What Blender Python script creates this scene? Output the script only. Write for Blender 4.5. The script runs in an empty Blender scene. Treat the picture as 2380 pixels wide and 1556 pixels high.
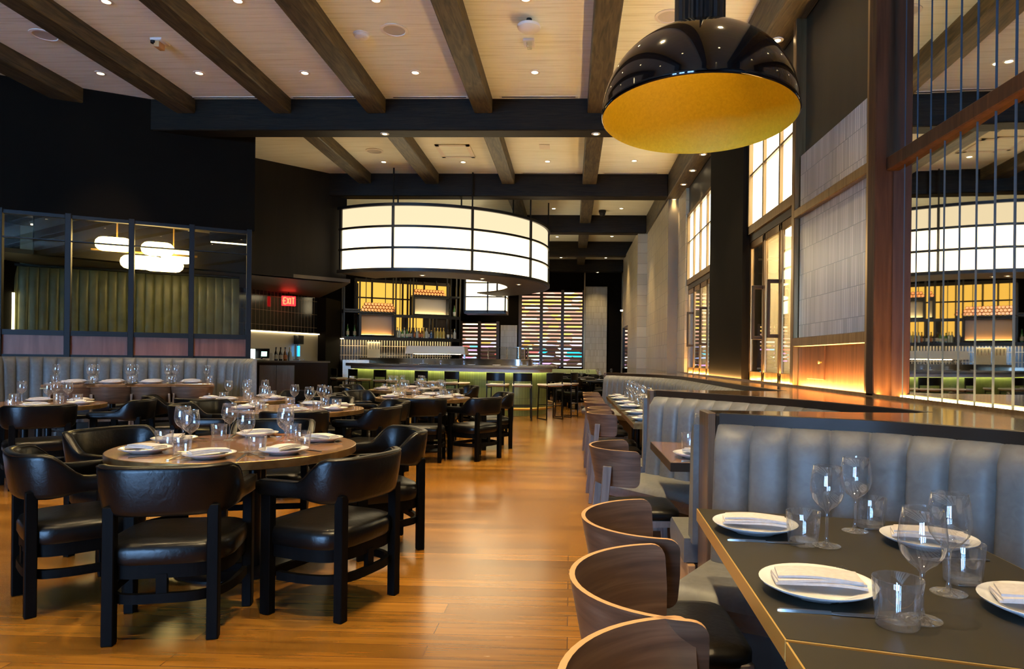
import bpy, bmesh, math, random
from mathutils import Vector, Matrix
random.seed(7)
S = bpy.context.scene
C = S.collection
PI = math.pi

# ---------------------------------------------------------------- camera
F_PX, CX, CY, YAW, ROLL = 1550.0, 1276.0, 835.3, 0.0321, 0.0112
cd = bpy.data.cameras.new('camera')
cam = bpy.data.objects.new('camera', cd)
C.objects.link(cam)
cd.sensor_fit = 'HORIZONTAL'
cd.sensor_width = 36.0
cd.lens = 36.0 * F_PX / 2380.0
cd.shift_x = (1190.0 - CX) / 2380.0
cd.shift_y = (CY - 778.0) / 2380.0
cd.clip_start = 0.05
cd.clip_end = 200
fw = Vector((-math.sin(YAW), math.cos(YAW), 0))
rt = Vector((math.cos(YAW), math.sin(YAW), 0))
up = Vector((0, 0, 1))
r2 = math.cos(ROLL) * rt + math.sin(ROLL) * up
u2 = -math.sin(ROLL) * rt + math.cos(ROLL) * up
cam.matrix_world = Matrix(((r2.x, u2.x, -fw.x, 0), (r2.y, u2.y, -fw.y, 0), (r2.z, u2.z, -fw.z, 1.3), (0, 0, 0, 1)))
S.camera = cam

# ---------------------------------------------------------------- world, exposure, daylight
S.view_settings.view_transform = 'Standard'
S.view_settings.look = 'None'
S.view_settings.gamma = 1.0
S.view_settings.use_curve_mapping = False
S.view_settings.exposure = 0.55
S.cycles.max_bounces = 9
S.cycles.diffuse_bounces = 4
S.cycles.glossy_bounces = 5
S.cycles.transmission_bounces = 6
S.cycles.transparent_max_bounces = 24
S.cycles.caustics_reflective = False
S.cycles.caustics_refractive = False
S.cycles.sample_clamp_indirect = 6.0
S.cycles.use_denoising = True
W = bpy.data.worlds.new('daylight')
S.world = W
W.use_nodes = True
wb = W.node_tree.nodes['Background']
wb.inputs['Color'].default_value = (0.28, 0.55, 1.0, 1)
wb.inputs['Strength'].default_value = 33.0
# window openings in the wall behind the camera: (x0, x1, z0, z1)
BACK_Y = -9.0
OPENINGS = [(-9.0, -7.5, 0.4, 4.5), (-6.7, -5.2, 0.4, 4.5), (-4.4, -2.9, 0.4, 4.5)]
for (x0, x1, z0, z1) in OPENINGS:
    ld = bpy.data.lights.new('window_portal', 'AREA')
    ld.shape = 'RECTANGLE'
    ld.size = x1 - x0
    ld.size_y = z1 - z0
    ld.cycles.is_portal = True
    lo = bpy.data.objects.new('window_portal', ld)
    C.objects.link(lo)
    lo.location = ((x0 + x1) / 2, BACK_Y - 0.02, (z0 + z1) / 2)
    lo.rotation_euler = (PI / 2, 0, PI)
K_SPOT = 140.0      # watts of one ceiling downlight
WARM = (1.0, 0.74, 0.38)

# ---------------------------------------------------------------- materials
def mat(name, col, rough=0.5, metal=0.0, spec=0.5, coat=0.0, emit=None, estr=0.0):
    m = bpy.data.materials.new(name)
    m.use_nodes = True
    b = m.node_tree.nodes['Principled BSDF']
    b.inputs['Base Color'].default_value = (*col, 1)
    b.inputs['Roughness'].default_value = rough
    b.inputs['Metallic'].default_value = metal
    b.inputs['Specular IOR Level'].default_value = spec
    b.inputs['Coat Weight'].default_value = coat
    b.inputs['Coat Roughness'].default_value = 0.08
    if emit:
        b.inputs['Emission Color'].default_value = (*emit, 1)
        b.inputs['Emission Strength'].default_value = estr
    return m

def nd(m, typ, **kw):
    n = m.node_tree.nodes.new(typ)
    for k, v in kw.items():
        if hasattr(n, k):
            setattr(n, k, v)
        else:
            n.inputs[k].default_value = v
    return n

def ln(m, a, ai, b, bi):
    m.node_tree.links.new(a.outputs[ai], b.inputs[bi])

def ramp(m, stops):
    r = m.node_tree.nodes.new('ShaderNodeValToRGB')
    e = r.color_ramp.elements
    while len(e) < len(stops):
        e.new(0.5)
    for i, (p, c) in enumerate(stops):
        e[i].position = p
        e[i].color = (*c, 1)
    return r

def grain(m, stops, scale=(1, 1, 1), nscale=4.0, detail=6.0, bump=0.0, coords='Object', dist=0.6):
    """stretched noise through a colour ramp, on the base colour"""
    b = m.node_tree.nodes['Principled BSDF']
    tc = nd(m, 'ShaderNodeTexCoord')
    mp = nd(m, 'ShaderNodeMapping')
    mp.inputs['Scale'].default_value = scale
    nz = nd(m, 'ShaderNodeTexNoise')
    nz.inputs['Scale'].default_value = nscale
    nz.inputs['Detail'].default_value = detail
    nz.inputs['Distortion'].default_value = dist
    r = ramp(m, stops)
    ln(m, tc, coords, mp, 'Vector')
    ln(m, mp, 'Vector', nz, 'Vector')
    ln(m, nz, 'Fac', r, 'Fac')
    ln(m, r, 'Color', b, 'Base Color')
    if bump:
        bp = nd(m, 'ShaderNodeBump')
        bp.inputs['Strength'].default_value = bump
        bp.inputs['Distance'].default_value = 0.01
        ln(m, nz, 'Fac', bp, 'Height')
        ln(m, bp, 'Normal', b, 'Normal')
    return m

def remap(m, a, b_, sx=1.0, sy=1.0, rot=0.0):
    """2-D texture coordinates from two object axes (optionally turned in plan)"""
    tc = nd(m, 'ShaderNodeTexCoord')
    mp = nd(m, 'ShaderNodeMapping')
    mp.inputs['Rotation'].default_value = (0, 0, rot)
    ln(m, tc, 'Object', mp, 'Vector')
    sp = nd(m, 'ShaderNodeSeparateXYZ')
    ln(m, mp, 'Vector', sp, 'Vector')
    cb = nd(m, 'ShaderNodeCombineXYZ')
    ln(m, sp, a, cb, 'X')
    ln(m, sp, b_, cb, 'Y')
    return cb

def tiled(name, a, b_, w, h, c1, c2, cm, mortar=0.004, offset=0.0, rough=0.3, rot=0.0, coat=0.0, bump=0.3, vary=None):
    m = mat(name, c1, rough, coat=coat)
    b = m.node_tree.nodes['Principled BSDF']
    cb = remap(m, a, b_, rot=rot)
    br = nd(m, 'ShaderNodeTexBrick')
    br.offset = offset
    br.inputs['Scale'].default_value = 1.0
    br.inputs['Brick Width'].default_value = w
    br.inputs['Row Height'].default_value = h
    br.inputs['Mortar Size'].default_value = mortar
    br.inputs['Mortar Smooth'].default_value = 0.1
    br.inputs['Color1'].default_value = (*c1, 1)
    br.inputs['Color2'].default_value = (*c2, 1)
    br.inputs['Mortar'].default_value = (*cm, 1)
    ln(m, cb, 'Vector', br, 'Vector')
    ln(m, br, 'Color', b, 'Base Color')
    if bump:
        bp = nd(m, 'ShaderNodeBump')
        bp.inputs['Strength'].default_value = bump
        bp.inputs['Distance'].default_value = 0.004
        bp.invert = True
        ln(m, br, 'Fac', bp, 'Height')
        ln(m, bp, 'Normal', b, 'Normal')
    return m

def emis(name, col, s):
    m = bpy.data.materials.new(name)
    m.use_nodes = True
    nt = m.node_tree
    nt.nodes.remove(nt.nodes['Principled BSDF'])
    e = nt.nodes.new('ShaderNodeEmission')
    e.inputs['Color'].default_value = (*col, 1)
    e.inputs['Strength'].default_value = s
    nt.links.new(e.outputs[0], nt.nodes['Material Output'].inputs['Surface'])
    return m

def thin_glass(name, tint=(1, 1, 1), refl=1.0, rough=0.0, edge=0.0):
    """thin clear glass: see-through, mirror reflection by Fresnel angle"""
    m = bpy.data.materials.new(name)
    m.use_nodes = True
    nt = m.node_tree
    nt.nodes.remove(nt.nodes['Principled BSDF'])
    t = nt.nodes.new('ShaderNodeBsdfTransparent')
    t.inputs['Color'].default_value = (*tint, 1)
    g = nt.nodes.new('ShaderNodeBsdfGlossy')
    g.inputs['Roughness'].default_value = rough
    f = nt.nodes.new('ShaderNodeLayerWeight')
    f.inputs['Blend'].default_value = 0.5
    pw = nt.nodes.new('ShaderNodeMath')
    pw.operation = 'POWER'
    pw.inputs[1].default_value = 3.0
    mu = nt.nodes.new('ShaderNodeMath')
    mu.operation = 'MULTIPLY_ADD'
    mu.use_clamp = True
    mu.inputs[1].default_value = 0.95
    mu.inputs[2].default_value = 0.045 * refl
    mx = nt.nodes.new('ShaderNodeMixShader')
    nt.links.new(f.outputs['Facing'], pw.inputs[0])
    nt.links.new(pw.outputs[0], mu.inputs[0])
    nt.links.new(mu.outputs[0], mx.inputs[0])
    nt.links.new(t.outputs[0], mx.inputs[1])
    df = nt.nodes.new('ShaderNodeBsdfDiffuse')
    df.inputs['Color'].default_value = (0.8, 0.8, 0.8, 1)  # white mixed in at the edges to stand for caught light
    m2 = nt.nodes.new('ShaderNodeMixShader')
    m2.inputs[0].default_value = edge
    nt.links.new(g.outputs[0], m2.inputs[1])
    nt.links.new(df.outputs[0], m2.inputs[2])
    nt.links.new(m2.outputs[0], mx.inputs[2])
    nt.links.new(mx.outputs[0], nt.nodes['Material Output'].inputs['Surface'])
    return m

M = {}
# oiled plank floor, boards running across the room
fl = mat('floor_boards', (0.2, 0.08, 0.02), 0.30, coat=0.45)
fl.node_tree.nodes['Principled BSDF'].inputs['Coat Roughness'].default_value = 0.22
def _floor(m):
    b = m.node_tree.nodes['Principled BSDF']
    cb = remap(m, 'X', 'Y')
    br = nd(m, 'ShaderNodeTexBrick')
    br.offset = 0.37
    for k, v in (('Scale', 1.0), ('Brick Width', 1.7), ('Row Height', 0.13), ('Mortar Size', 0.0025), ('Mortar Smooth', 0.2), ('Bias', 0.0)):
        br.inputs[k].default_value = v
    br.inputs['Color1'].default_value = (0.155, 0.064, 0.007, 1)
    br.inputs['Color2'].default_value = (0.285, 0.126, 0.016, 1)
    br.inputs['Mortar'].default_value = (0.08, 0.03, 0.008, 1)
    ln(m, cb, 'Vector', br, 'Vector')
    mp = nd(m, 'ShaderNodeMapping')
    mp.inputs['Scale'].default_value = (0.8, 11, 1)
    ln(m, cb, 'Vector', mp, 'Vector')
    nz = nd(m, 'ShaderNodeTexNoise')
    nz.inputs['Scale'].default_value = 2.2
    nz.inputs['Detail'].default_value = 7
    nz.inputs['Distortion'].default_value = 0.3
    ln(m, mp, 'Vector', nz, 'Vector')
    r = ramp(m, [(0.3, (0.62, 0.58, 0.55)), (0.7, (1.18, 1.15, 1.12))])
    ln(m, nz, 'Fac', r, 'Fac')
    mx = nd(m, 'ShaderNodeMix')
    mx.data_type = 'RGBA'
    mx.blend_type = 'MULTIPLY'
    mx.inputs['Factor'].default_value = 0.85
    m.node_tree.links.new(br.outputs['Color'], mx.inputs[6])
    m.node_tree.links.new(r.outputs['Color'], mx.inputs[7])
    m.node_tree.links.new(mx.outputs[2], b.inputs['Base Color'])
    rr = nd(m, 'ShaderNodeMapRange')
    rr.inputs['To Min'].default_value = 0.20
    rr.inputs['To Max'].default_value = 0.30
    ln(m, nz, 'Fac', rr, 'Value')
    ln(m, rr, 'Result', b, 'Roughness')
    bp = nd(m, 'ShaderNodeBump')
    bp.inputs['Strength'].default_value = 0.04
    bp.inputs['Distance'].default_value = 0.004
    ln(m, nz, 'Fac', bp, 'Height')
    ln(m, bp, 'Normal', b, 'Normal')
_floor(fl)
M['floor'] = fl
M['ceiling'] = grain(mat('limewashed_ceiling_boards', (0.8, 0.76, 0.68), 0.7), [(0.30, (0.66, 0.69, 0.58)), (0.52, (0.85, 0.90, 0.82))], (0.55, 22, 1), 2.2, 8, 0.05)
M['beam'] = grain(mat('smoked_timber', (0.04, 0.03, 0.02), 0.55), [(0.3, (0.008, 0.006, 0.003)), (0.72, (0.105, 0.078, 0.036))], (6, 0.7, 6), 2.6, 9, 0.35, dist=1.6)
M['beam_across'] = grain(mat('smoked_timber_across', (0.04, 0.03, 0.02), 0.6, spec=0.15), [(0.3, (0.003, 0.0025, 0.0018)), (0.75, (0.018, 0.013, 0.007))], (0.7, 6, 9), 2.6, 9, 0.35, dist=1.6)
M['black_wall'] = grain(mat('black_plaster', (0.01, 0.009, 0.008), 0.8, spec=0.08), [(0.3, (0.0030, 0.0019, 0.0009)), (0.7, (0.0050, 0.0032, 0.0015))], (1, 1, 1), 1.3, 4)
M['brown_wall'] = grain(mat('dark_brown_wall', (0.03, 0.022, 0.014), 0.5), [(0.3, (0.012, 0.009, 0.005)), (0.7, (0.024, 0.018, 0.010))], (3, 3, 0.3), 1.8, 4)
M['steel_black'] = mat('blackened_steel', (0.012, 0.012, 0.013), 0.38, 0.6)
M['frame_dark'] = mat('dark_window_frame', (0.007, 0.008, 0.010), 0.5, spec=0.25)
M['bronze'] = grain(mat('bronze_metal', (0.3, 0.19, 0.09), 0.30, 0.85), [(0.3, (0.22, 0.135, 0.06)), (0.7, (0.36, 0.24, 0.12))], (20, 20, 1), 1.5, 4)
M['walnut'] = grain(mat('walnut', (0.16, 0.075, 0.035), 0.42, coat=0.15), [(0.30, (0.042, 0.021, 0.012)), (0.5, (0.105, 0.055, 0.031)), (0.75, (0.19, 0.112, 0.068))], (1.2, 1.2, 14), 2.0, 7, 0.05, dist=1.2)
M['walnut_v'] = grain(mat('walnut_upright', (0.15, 0.065, 0.03), 0.45, spec=0.25), [(0.28, (0.055, 0.020, 0.009)), (0.75, (0.165, 0.070, 0.030))], (14, 14, 1.0), 1.6, 6, 0.03)
M['post_wood'] = grain(mat('dark_post_wood', (0.06, 0.026, 0.012), 0.5, spec=0.12), [(0.28, (0.030, 0.012, 0.006)), (0.75, (0.080, 0.036, 0.017))], (14, 14, 1.0), 1.6, 6, 0.03)
M['red_wood'] = grain(mat('reddish_wood_panel', (0.2, 0.07, 0.045), 0.5), [(0.25, (0.135, 0.040, 0.024)), (0.78, (0.27, 0.105, 0.066))], (9, 9, 0.8), 1.3, 6)
M['oak_edge'] = mat('pale_ply_edge', (0.42, 0.24, 0.11), 0.45)
M['grey_wood'] = grain(mat('greyed_walnut_leg', (0.15, 0.12, 0.105), 0.45), [(0.3, (0.10, 0.075, 0.062)), (0.7, (0.19, 0.15, 0.13))], (16, 16, 1), 2, 5)
M['table_wood'] = grain(mat('polished_table_wood', (0.13, 0.06, 0.025), 0.20, coat=0.7), [(0.25, (0.17, 0.08, 0.03)), (0.55, (0.24, 0.125, 0.054)), (0.8, (0.31, 0.17, 0.08))], (0.8, 16, 1), 1.5, 6, 0.0, dist=0.2)
M['table_edge'] = grain(mat('brass_toned_edge', (0.30, 0.18, 0.06), 0.32, 0.8), [(0.3, (0.19, 0.10, 0.035)), (0.7, (0.36, 0.23, 0.09))], (5, 5, 5), 2, 4)
M['table_dark'] = mat('dark_olive_laminate', (0.022, 0.018, 0.009), 0.5, spec=0.35)
M['brass'] = mat('brass', (0.70, 0.44, 0.12), 0.36, 0.65)
M['leather_black'] = grain(mat('black_leather', (0.006, 0.006, 0.006), 0.30, spec=0.30), [(0.3, (0.0018, 0.0016, 0.0015)), (0.7, (0.0036, 0.0032, 0.003))], (1, 1, 1), 40, 3, 0.12)
M['chair_frame'] = grain(mat('black_stained_ash', (0.005, 0.005, 0.005), 0.55, spec=0.06), [(0.3, (0.0016, 0.0015, 0.0014)), (0.7, (0.0036, 0.0033, 0.003))], (20, 20, 1.5), 2, 5, 0.08)
M['leather_grey'] = grain(mat('grey_leather', (0.2, 0.19, 0.18), 0.46, spec=0.35), [(0.3, (0.112, 0.112, 0.107)), (0.7, (0.140, 0.140, 0.135))], (1, 1, 1), 30, 3, 0.06)
M['seam'] = mat('dark_seam', (0.03, 0.028, 0.026), 0.6)
M['leather_green'] = grain(mat('dark_green_leather', (0.05, 0.055, 0.028), 0.42), [(0.3, (0.060, 0.066, 0.026)), (0.7, (0.125, 0.130, 0.060))], (1, 1, 1), 3.5, 6, 0.2)
M['stone_ledge'] = grain(mat('polished_dark_ledge', (0.06, 0.04, 0.025), 0.16, coat=0.6), [(0.3, (0.055, 0.034, 0.018)), (0.7, (0.105, 0.067, 0.036))], (6, 0.8, 1), 2, 6)
M['partition_wood'] = grain(mat('bronzed_partition_wood', (0.14, 0.08, 0.045), 0.36, coat=0.2), [(0.3, (0.075, 0.042, 0.022)), (0.7, (0.155, 0.090, 0.050))], (22, 22, 0.7), 1.5, 5)
M['rim_dark'] = mat('dark_rim', (0.028, 0.017, 0.010), 0.4, spec=0.2)
M['china'] = mat('white_china', (0.70, 0.70, 0.70), 0.12, coat=0.4)
M['linen'] = grain(mat('folded_linen', (0.66, 0.61, 0.58), 0.85), [(0.3, (0.44, 0.41, 0.40)), (0.7, (0.52, 0.49, 0.48))], (1, 1, 1), 60, 3, 0.15)
M['cutlery'] = mat('polished_cutlery', (0.45, 0.43, 0.40), 0.28, 1.0)
M['wine_glass'] = thin_glass('clear_wine_glass', (0.985, 0.985, 0.985), 3.4, edge=0.13)
M['tumbler'] = thin_glass('clear_tumbler_glass', (0.985, 0.987, 0.99), 2.8, edge=0.11)
M['pane'] = thin_glass('clear_pane', (0.93, 0.95, 0.93), 1.0)
M['pane_tint'] = thin_glass('smoked_pane', (0.72, 0.74, 0.68), 0.85)
M['reeded'] = thin_glass('reeded_pane', (0.80, 0.80, 0.72), 1.0, 0.15)
M['mirror'] = mat('mirror_glass', (0.80, 0.80, 0.76), 0.015, 1.0)
M['pale_joint'] = mat('pale_glass_edge', (0.05, 0.075, 0.10), 0.5, spec=0.1)
M['tile_wall'] = tiled('grey_stacked_tile', 'Y', 'Z', 0.034, 0.235, (0.36, 0.345, 0.325), (0.54, 0.52, 0.49), (0.20, 0.21, 0.22), 0.0028, 0.0, 0.30)
M['tile_pier'] = tiled('warm_stacked_tile', 'Y', 'Z', 0.06, 0.27, (0.34, 0.28, 0.17), (0.46, 0.39, 0.25), (0.17, 0.14, 0.09), 0.004, 0.0, 0.35)
M['bulkhead'] = grain(mat('near_black_brown_wall', (0.006, 0.0045, 0.003), 0.6, spec=0.2), [(0.3, (0.005, 0.0037, 0.0022)), (0.7, (0.010, 0.0075, 0.0045))], (3, 3, 0.3), 1.8, 4)
M['tile_far'] = tiled('grey_stacked_tile_across', 'X', 'Z', 0.05, 0.24, (0.36, 0.31, 0.19), (0.46, 0.40, 0.26), (0.2, 0.17, 0.11), 0.004, 0.0, 0.35)
M['louver'] = mat('brown_louver', (0.050, 0.027, 0.017), 0.45)
M['white_glow'] = emis('backlit_opal_glass', (1.0, 0.93, 0.70), 2.6)
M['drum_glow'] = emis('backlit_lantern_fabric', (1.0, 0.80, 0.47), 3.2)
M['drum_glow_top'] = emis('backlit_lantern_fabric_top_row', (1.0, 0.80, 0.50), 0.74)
M['amber_glow'] = emis('backlit_amber_panel', (1.0, 0.54, 0.08), 0.80)
M['led'] = emis('warm_led', (1.0, 0.52, 0.14), 150.0)
M['led_white'] = emis('neutral_led', (1.0, 0.82, 0.48), 9.0)
M['lens'] = emis('downlight_lens', (1.0, 0.80, 0.45), 22.0)
M['white_trim'] = mat('white_painted_metal', (0.75, 0.72, 0.66), 0.5)
M['white_plastic'] = mat('white_plastic', (0.72, 0.70, 0.66), 0.4)
M['gloss_black'] = mat('gloss_black_enamel', (0.002, 0.002, 0.0025), 0.05, spec=0.5)
M['gold_lining'] = grain(mat('gold_leaf_lining', (0.70, 0.50, 0.02), 0.6), [(0.3, (0.62, 0.45, 0.015)), (0.7, (0.72, 0.54, 0.025))], (1, 1, 1), 60, 5, 0.05)
M['green_tile'] = tiled('green_bar_tile', 'X', 'Z', 0.06, 0.4, (0.16, 0.21, 0.075), (0.22, 0.27, 0.105), (0.09, 0.11, 0.05), 0.003, 0.0, 0.3)
M['counter_stone'] = mat('grey_counter_stone', (0.17, 0.165, 0.15), 0.18, coat=0.4)
M['steel'] = grain(mat('brushed_steel', (0.50, 0.47, 0.42), 0.26, 1.0), [(0.3, (0.42, 0.39, 0.34)), (0.7, (0.58, 0.55, 0.50))], (18, 18, 0.8), 2, 4)
M['copper'] = mat('copper', (0.75, 0.29, 0.13), 0.24, 1.0)
M['seat_cream'] = mat('cream_seat_pad', (0.55, 0.50, 0.42), 0.5)
M['stool_wood'] = grain(mat('stool_wood', (0.32, 0.15, 0.06), 0.45), [(0.3, (0.24, 0.10, 0.04)), (0.7, (0.40, 0.19, 0.08))], (2, 10, 2), 3, 5)
M['black_tile'] = tiled('black_glazed_tile', 'X', 'Z', 0.115, 0.34, (0.006, 0.006, 0.008), (0.010, 0.010, 0.013), (0.20, 0.16, 0.10), 0.004, 0.0, 0.10, rot=-1.22, bump=0.2)
M['splash_tile'] = tiled('dark_bar_tile', 'X', 'Z', 0.075, 0.27, (0.010, 0.010, 0.010), (0.018, 0.016, 0.014), (0.62, 0.52, 0.36), 0.008, 0.0, 0.12, rot=-0.464, bump=0.2)
M['green_leather_bright'] = mat('sage_leather', (0.33, 0.40, 0.20), 0.45)
M['candle'] = emis('candle_flame', (1.0, 0.6, 0.2), 12.0)
M['red_sign'] = mat('red_exit_face', (0.35, 0.01, 0.01), 0.4, emit=(1.0, 0.012, 0.015), estr=3.5)
M['red_letter'] = emis('lit_exit_letters', (1.0, 0.14, 0.05), 2.6)
M['screen'] = emis('lit_till_screen', (0.45, 1.0, 0.72), 1.8)
M['screen_white'] = emis('lit_white_screen', (0.85, 1.0, 0.95), 2.2)
M['blue_glow'] = emis('blue_indicator', (0.02, 0.35, 1.0), 3.0)
M['paper'] = mat('white_paper', (0.75, 0.72, 0.65), 0.7)
def bottle_mat(n, c):
    m = mat(n, c, 0.08, coat=0.5)
    b = m.node_tree.nodes['Principled BSDF']
    b.inputs['Transmission Weight'].default_value = 0.35
    return m
M['b_green'] = bottle_mat('green_bottle_glass', (0.05, 0.22, 0.05))
M['b_amber'] = bottle_mat('amber_bottle_glass', (0.28, 0.10, 0.02))
M['b_clear'] = bottle_mat('clear_bottle_glass', (0.55, 0.58, 0.50))
M['b_gold'] = bottle_mat('gold_bottle_glass', (0.65, 0.48, 0.10))
M['b_dark'] = bottle_mat('dark_bottle_glass', (0.03, 0.015, 0.012))
M['b_blue'] = bottle_mat('blue_bottle_glass', (0.03, 0.12, 0.32))
M['label_cream'] = mat('cream_bottle_label', (0.62, 0.55, 0.40), 0.6)
M['label_orange'] = mat('orange_bottle_label', (0.60, 0.18, 0.05), 0.6)
M['label_blue'] = mat('blue_bottle_label', (0.06, 0.16, 0.40), 0.6)

# ---------------------------------------------------------------- mesh builder
class MB:
    def __init__(self):
        self.v = []
        self.f = []
        self.T = None
    def add(self, vs, fs):
        n = len(self.v)
        if self.T is not None:
            vs = [self.T @ Vector(p) for p in vs]
        self.v += [tuple(p) for p in vs]
        self.f += [[i + n for i in f] for f in fs]
        return self
    def box(self, x0, x1, y0, y1, z0, z1):
        vs = [(x, y, z) for z in (z0, z1) for y in (y0, y1) for x in (x0, x1)]
        return self.add(vs, [(0, 2, 3, 1), (4, 5, 7, 6), (0, 1, 5, 4), (2, 6, 7, 3), (0, 4, 6, 2), (1, 3, 7, 5)])
    def bar(self, a, b, w, h=None, w2=None, h2=None, side=None):
        """rectangular bar a->b; w across (along side), h the other way"""
        a, b = Vector(a), Vector(b)
        h = h or w
        w2 = w2 or w
        h2 = h2 or h
        d = (b - a).normalized()
        s = Vector(side) if side else (Vector((0, 0, 1)).cross(d) if abs(d.z) < 0.95 else Vector((1, 0, 0)))
        s = (s - d * s.dot(d)).normalized()
        t = d.cross(s)
        vs = []
        for p, ww, hh in ((a, w, h), (b, w2, h2)):
            for i, j in ((-1, -1), (1, -1), (1, 1), (-1, 1)):
                vs.append(p + s * (ww / 2 * i) + t * (hh / 2 * j))
        return self.add(vs, [(3, 2, 1, 0), (4, 5, 6, 7), (0, 1, 5, 4), (1, 2, 6, 5), (2, 3, 7, 6), (3, 0, 4, 7)])
    def tube(self, pts, r, n=10, cap=True):
        pts = [Vector(p) for p in pts]
        vs = []
        prev = None
        for i, p in enumerate(pts):
            d = (pts[min(i + 1, len(pts) - 1)] - pts[max(i - 1, 0)]).normalized()
            ref = Vector((0, 0, 1)) if abs(d.z) < 0.9 else Vector((1, 0, 0))
            s = d.cross(ref).normalized() if prev is None else (prev - d * prev.dot(d)).normalized()
            prev = s
            t = d.cross(s)
            rr = r[i] if isinstance(r, (list, tuple)) else r
            for k in range(n):
                a = 2 * PI * k / n
                vs.append(p + s * (rr * math.cos(a)) + t * (rr * math.sin(a)))
        fs = []
        for i in range(len(pts) - 1):
            for k in range(n):
                fs.append((i * n + k, i * n + (k + 1) % n, (i + 1) * n + (k + 1) % n, (i + 1) * n + k))
        if cap:
            fs.append(tuple(range(n - 1, -1, -1)))
            fs.append(tuple((len(pts) - 1) * n + k for k in range(n)))
        return self.add(vs, fs)
    def lathe(self, prof, c=(0, 0, 0), n=24, close=False):
        vs = []
        for r, z in prof:
            for k in range(n):
                a = 2 * PI * k / n
                vs.append((c[0] + max(r, 1e-5) * math.cos(a), c[1] + max(r, 1e-5) * math.sin(a), c[2] + z))
        fs = []
        m = len(prof)
        for i in range(m if close else m - 1):
            j = (i + 1) % m
            for k in range(n):
                fs.append((i * n + k, i * n + (k + 1) % n, j * n + (k + 1) % n, j * n + k))
        return self.add(vs, fs)
    def prism(self, poly, z0, z1):
        n = len(poly)
        vs = [(x, y, z0) for x, y in poly] + [(x, y, z1) for x, y in poly]
        ar = sum(poly[i][0] * poly[(i + 1) % n][1] - poly[(i + 1) % n][0] * poly[i][1] for i in range(n))
        up_, dn = tuple(range(n, 2 * n)), tuple(range(n - 1, -1, -1))
        if ar < 0:
            up_, dn = up_[::-1], dn[::-1]
        fs = [up_, dn]
        for i in range(n):
            j = (i + 1) % n
            fs.append((i, j, n + j, n + i) if ar > 0 else (i, n + i, n + j, j))
        return self.add(vs, fs)
    def rings(self, rings, closed=True, caps=True):
        """loft through equal-length rings of points"""
        n = len(rings[0])
        vs = [p for r in rings for p in r]
        fs = []
        for i in range(len(rings) - 1):
            for k in range(n if closed else n - 1):
                fs.append((i * n + k, i * n + (k + 1) % n, (i + 1) * n + (k + 1) % n, (i + 1) * n + k))
        if caps and closed:
            fs.append(tuple(range(n - 1, -1, -1)))
            fs.append(tuple((len(rings) - 1) * n + k for k in range(n)))
        return self.add(vs, fs)
    def build(self, name, m, parent=None, smooth=35, bevel=0.0, seg=2, clean=True):
        me = bpy.data.meshes.new(name)
        me.from_pydata(self.v, [], self.f)
        if clean or bevel:
            bm = bmesh.new()
            bm.from_mesh(me)
            if clean:
                bmesh.ops.remove_doubles(bm, verts=bm.verts, dist=1e-5)
                bmesh.ops.recalc_face_normals(bm, faces=bm.faces)
            if bevel:
                ed = [e for e in bm.edges if len(e.link_faces) == 2 and e.calc_face_angle(0) > 0.6]
                bmesh.ops.bevel(bm, geom=ed, offset=bevel, segments=seg, profile=0.5, affect='EDGES', clamp_overlap=True)
            bm.to_mesh(me)
            bm.free()
        ms = m if isinstance(m, (list, tuple)) else [m]
        for x in ms:
            me.materials.append(M[x] if isinstance(x, str) else x)
        if smooth:
            for p in me.polygons:
                p.use_smooth = True
            me.set_sharp_from_angle(angle=math.radians(smooth))
        o = bpy.data.objects.new(name, me)
        C.objects.link(o)
        if parent:
            o.parent = parent
        return o

def tag(o, label, cat, group=None):
    o['label'] = label
    o['category'] = cat
    if group:
        o['group'] = group
    return o
def thing(name, label, cat, loc=(0, 0, 0), rz=0.0, group=None):
    o = bpy.data.objects.new(name, None)
    o.empty_display_size = 0.1
    C.objects.link(o)
    o.location = loc
    o.rotation_euler = (0, 0, rz)
    return tag(o, label, cat, group)
def struct(o, label=None):
    o['kind'] = 'structure'
    nm = o.name.split('.')[0].strip('_0123456789')
    o['label'] = label or STRUCT_LABEL.get(o.name, 'part of the room shell, ' + nm.replace('_', ' '))
    o['category'] = nm.split('_')[0] if not nm.startswith('ceiling_beam') else 'beam'
    return o
STRUCT_LABEL = {'wall_back': 'dark wall behind the camera with three tall windows', 'wall_left': 'dark outer wall at the far left of the room', 'wall_right_end': 'dark wall in the far corner beyond the tiled piers',
    'wall_private_room': 'olive wall at the back of the private dining room', 'ceiling_private_room': 'low dark ceiling of the private dining room', 'wall_private_room_end': 'dark end wall of the private dining room',
    'wall_exit_return': 'short dark wall beside the back bar', 'wall_far': 'black far wall around the louvred windows', 'trim_1': 'slim bronze uprights on the far wall', 'exterior_backdrop': 'hall of coloured lights beyond the far louvres',
    'wall_bar_back': 'black wall behind the amber light panels', 'wall_store_1': 'cream tiled bottle store behind the nearest glazed doors', 'wall_store_2': 'cream tiled bottle store behind the farther glazed doors',
    'window_1': 'tall window behind the camera, farthest left', 'window_2': 'tall window behind the camera, middle one', 'window_3': 'tall window behind the camera, rightmost one'}
KIDS = {}
def kids(o):
    return [c for c in C.objects if c.parent == o]
def dup(src, label, loc, rz=0.0, group=None):
    """a copy of a thing with copies of its parts and their sub-parts"""
    if src.name not in KIDS:
        KIDS[src.name] = [(c, kids(c)) for c in kids(src)]
    r = src.copy()
    C.objects.link(r)
    r.location = loc
    r.rotation_euler = (0, 0, rz)
    r['label'] = label
    if group:
        r['group'] = group
    for c, gs in KIDS[src.name]:
        k = c.copy()
        C.objects.link(k)
        k.parent = r
        for g in gs:
            q = g.copy()
            C.objects.link(q)
            q.parent = k
    return r
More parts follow.
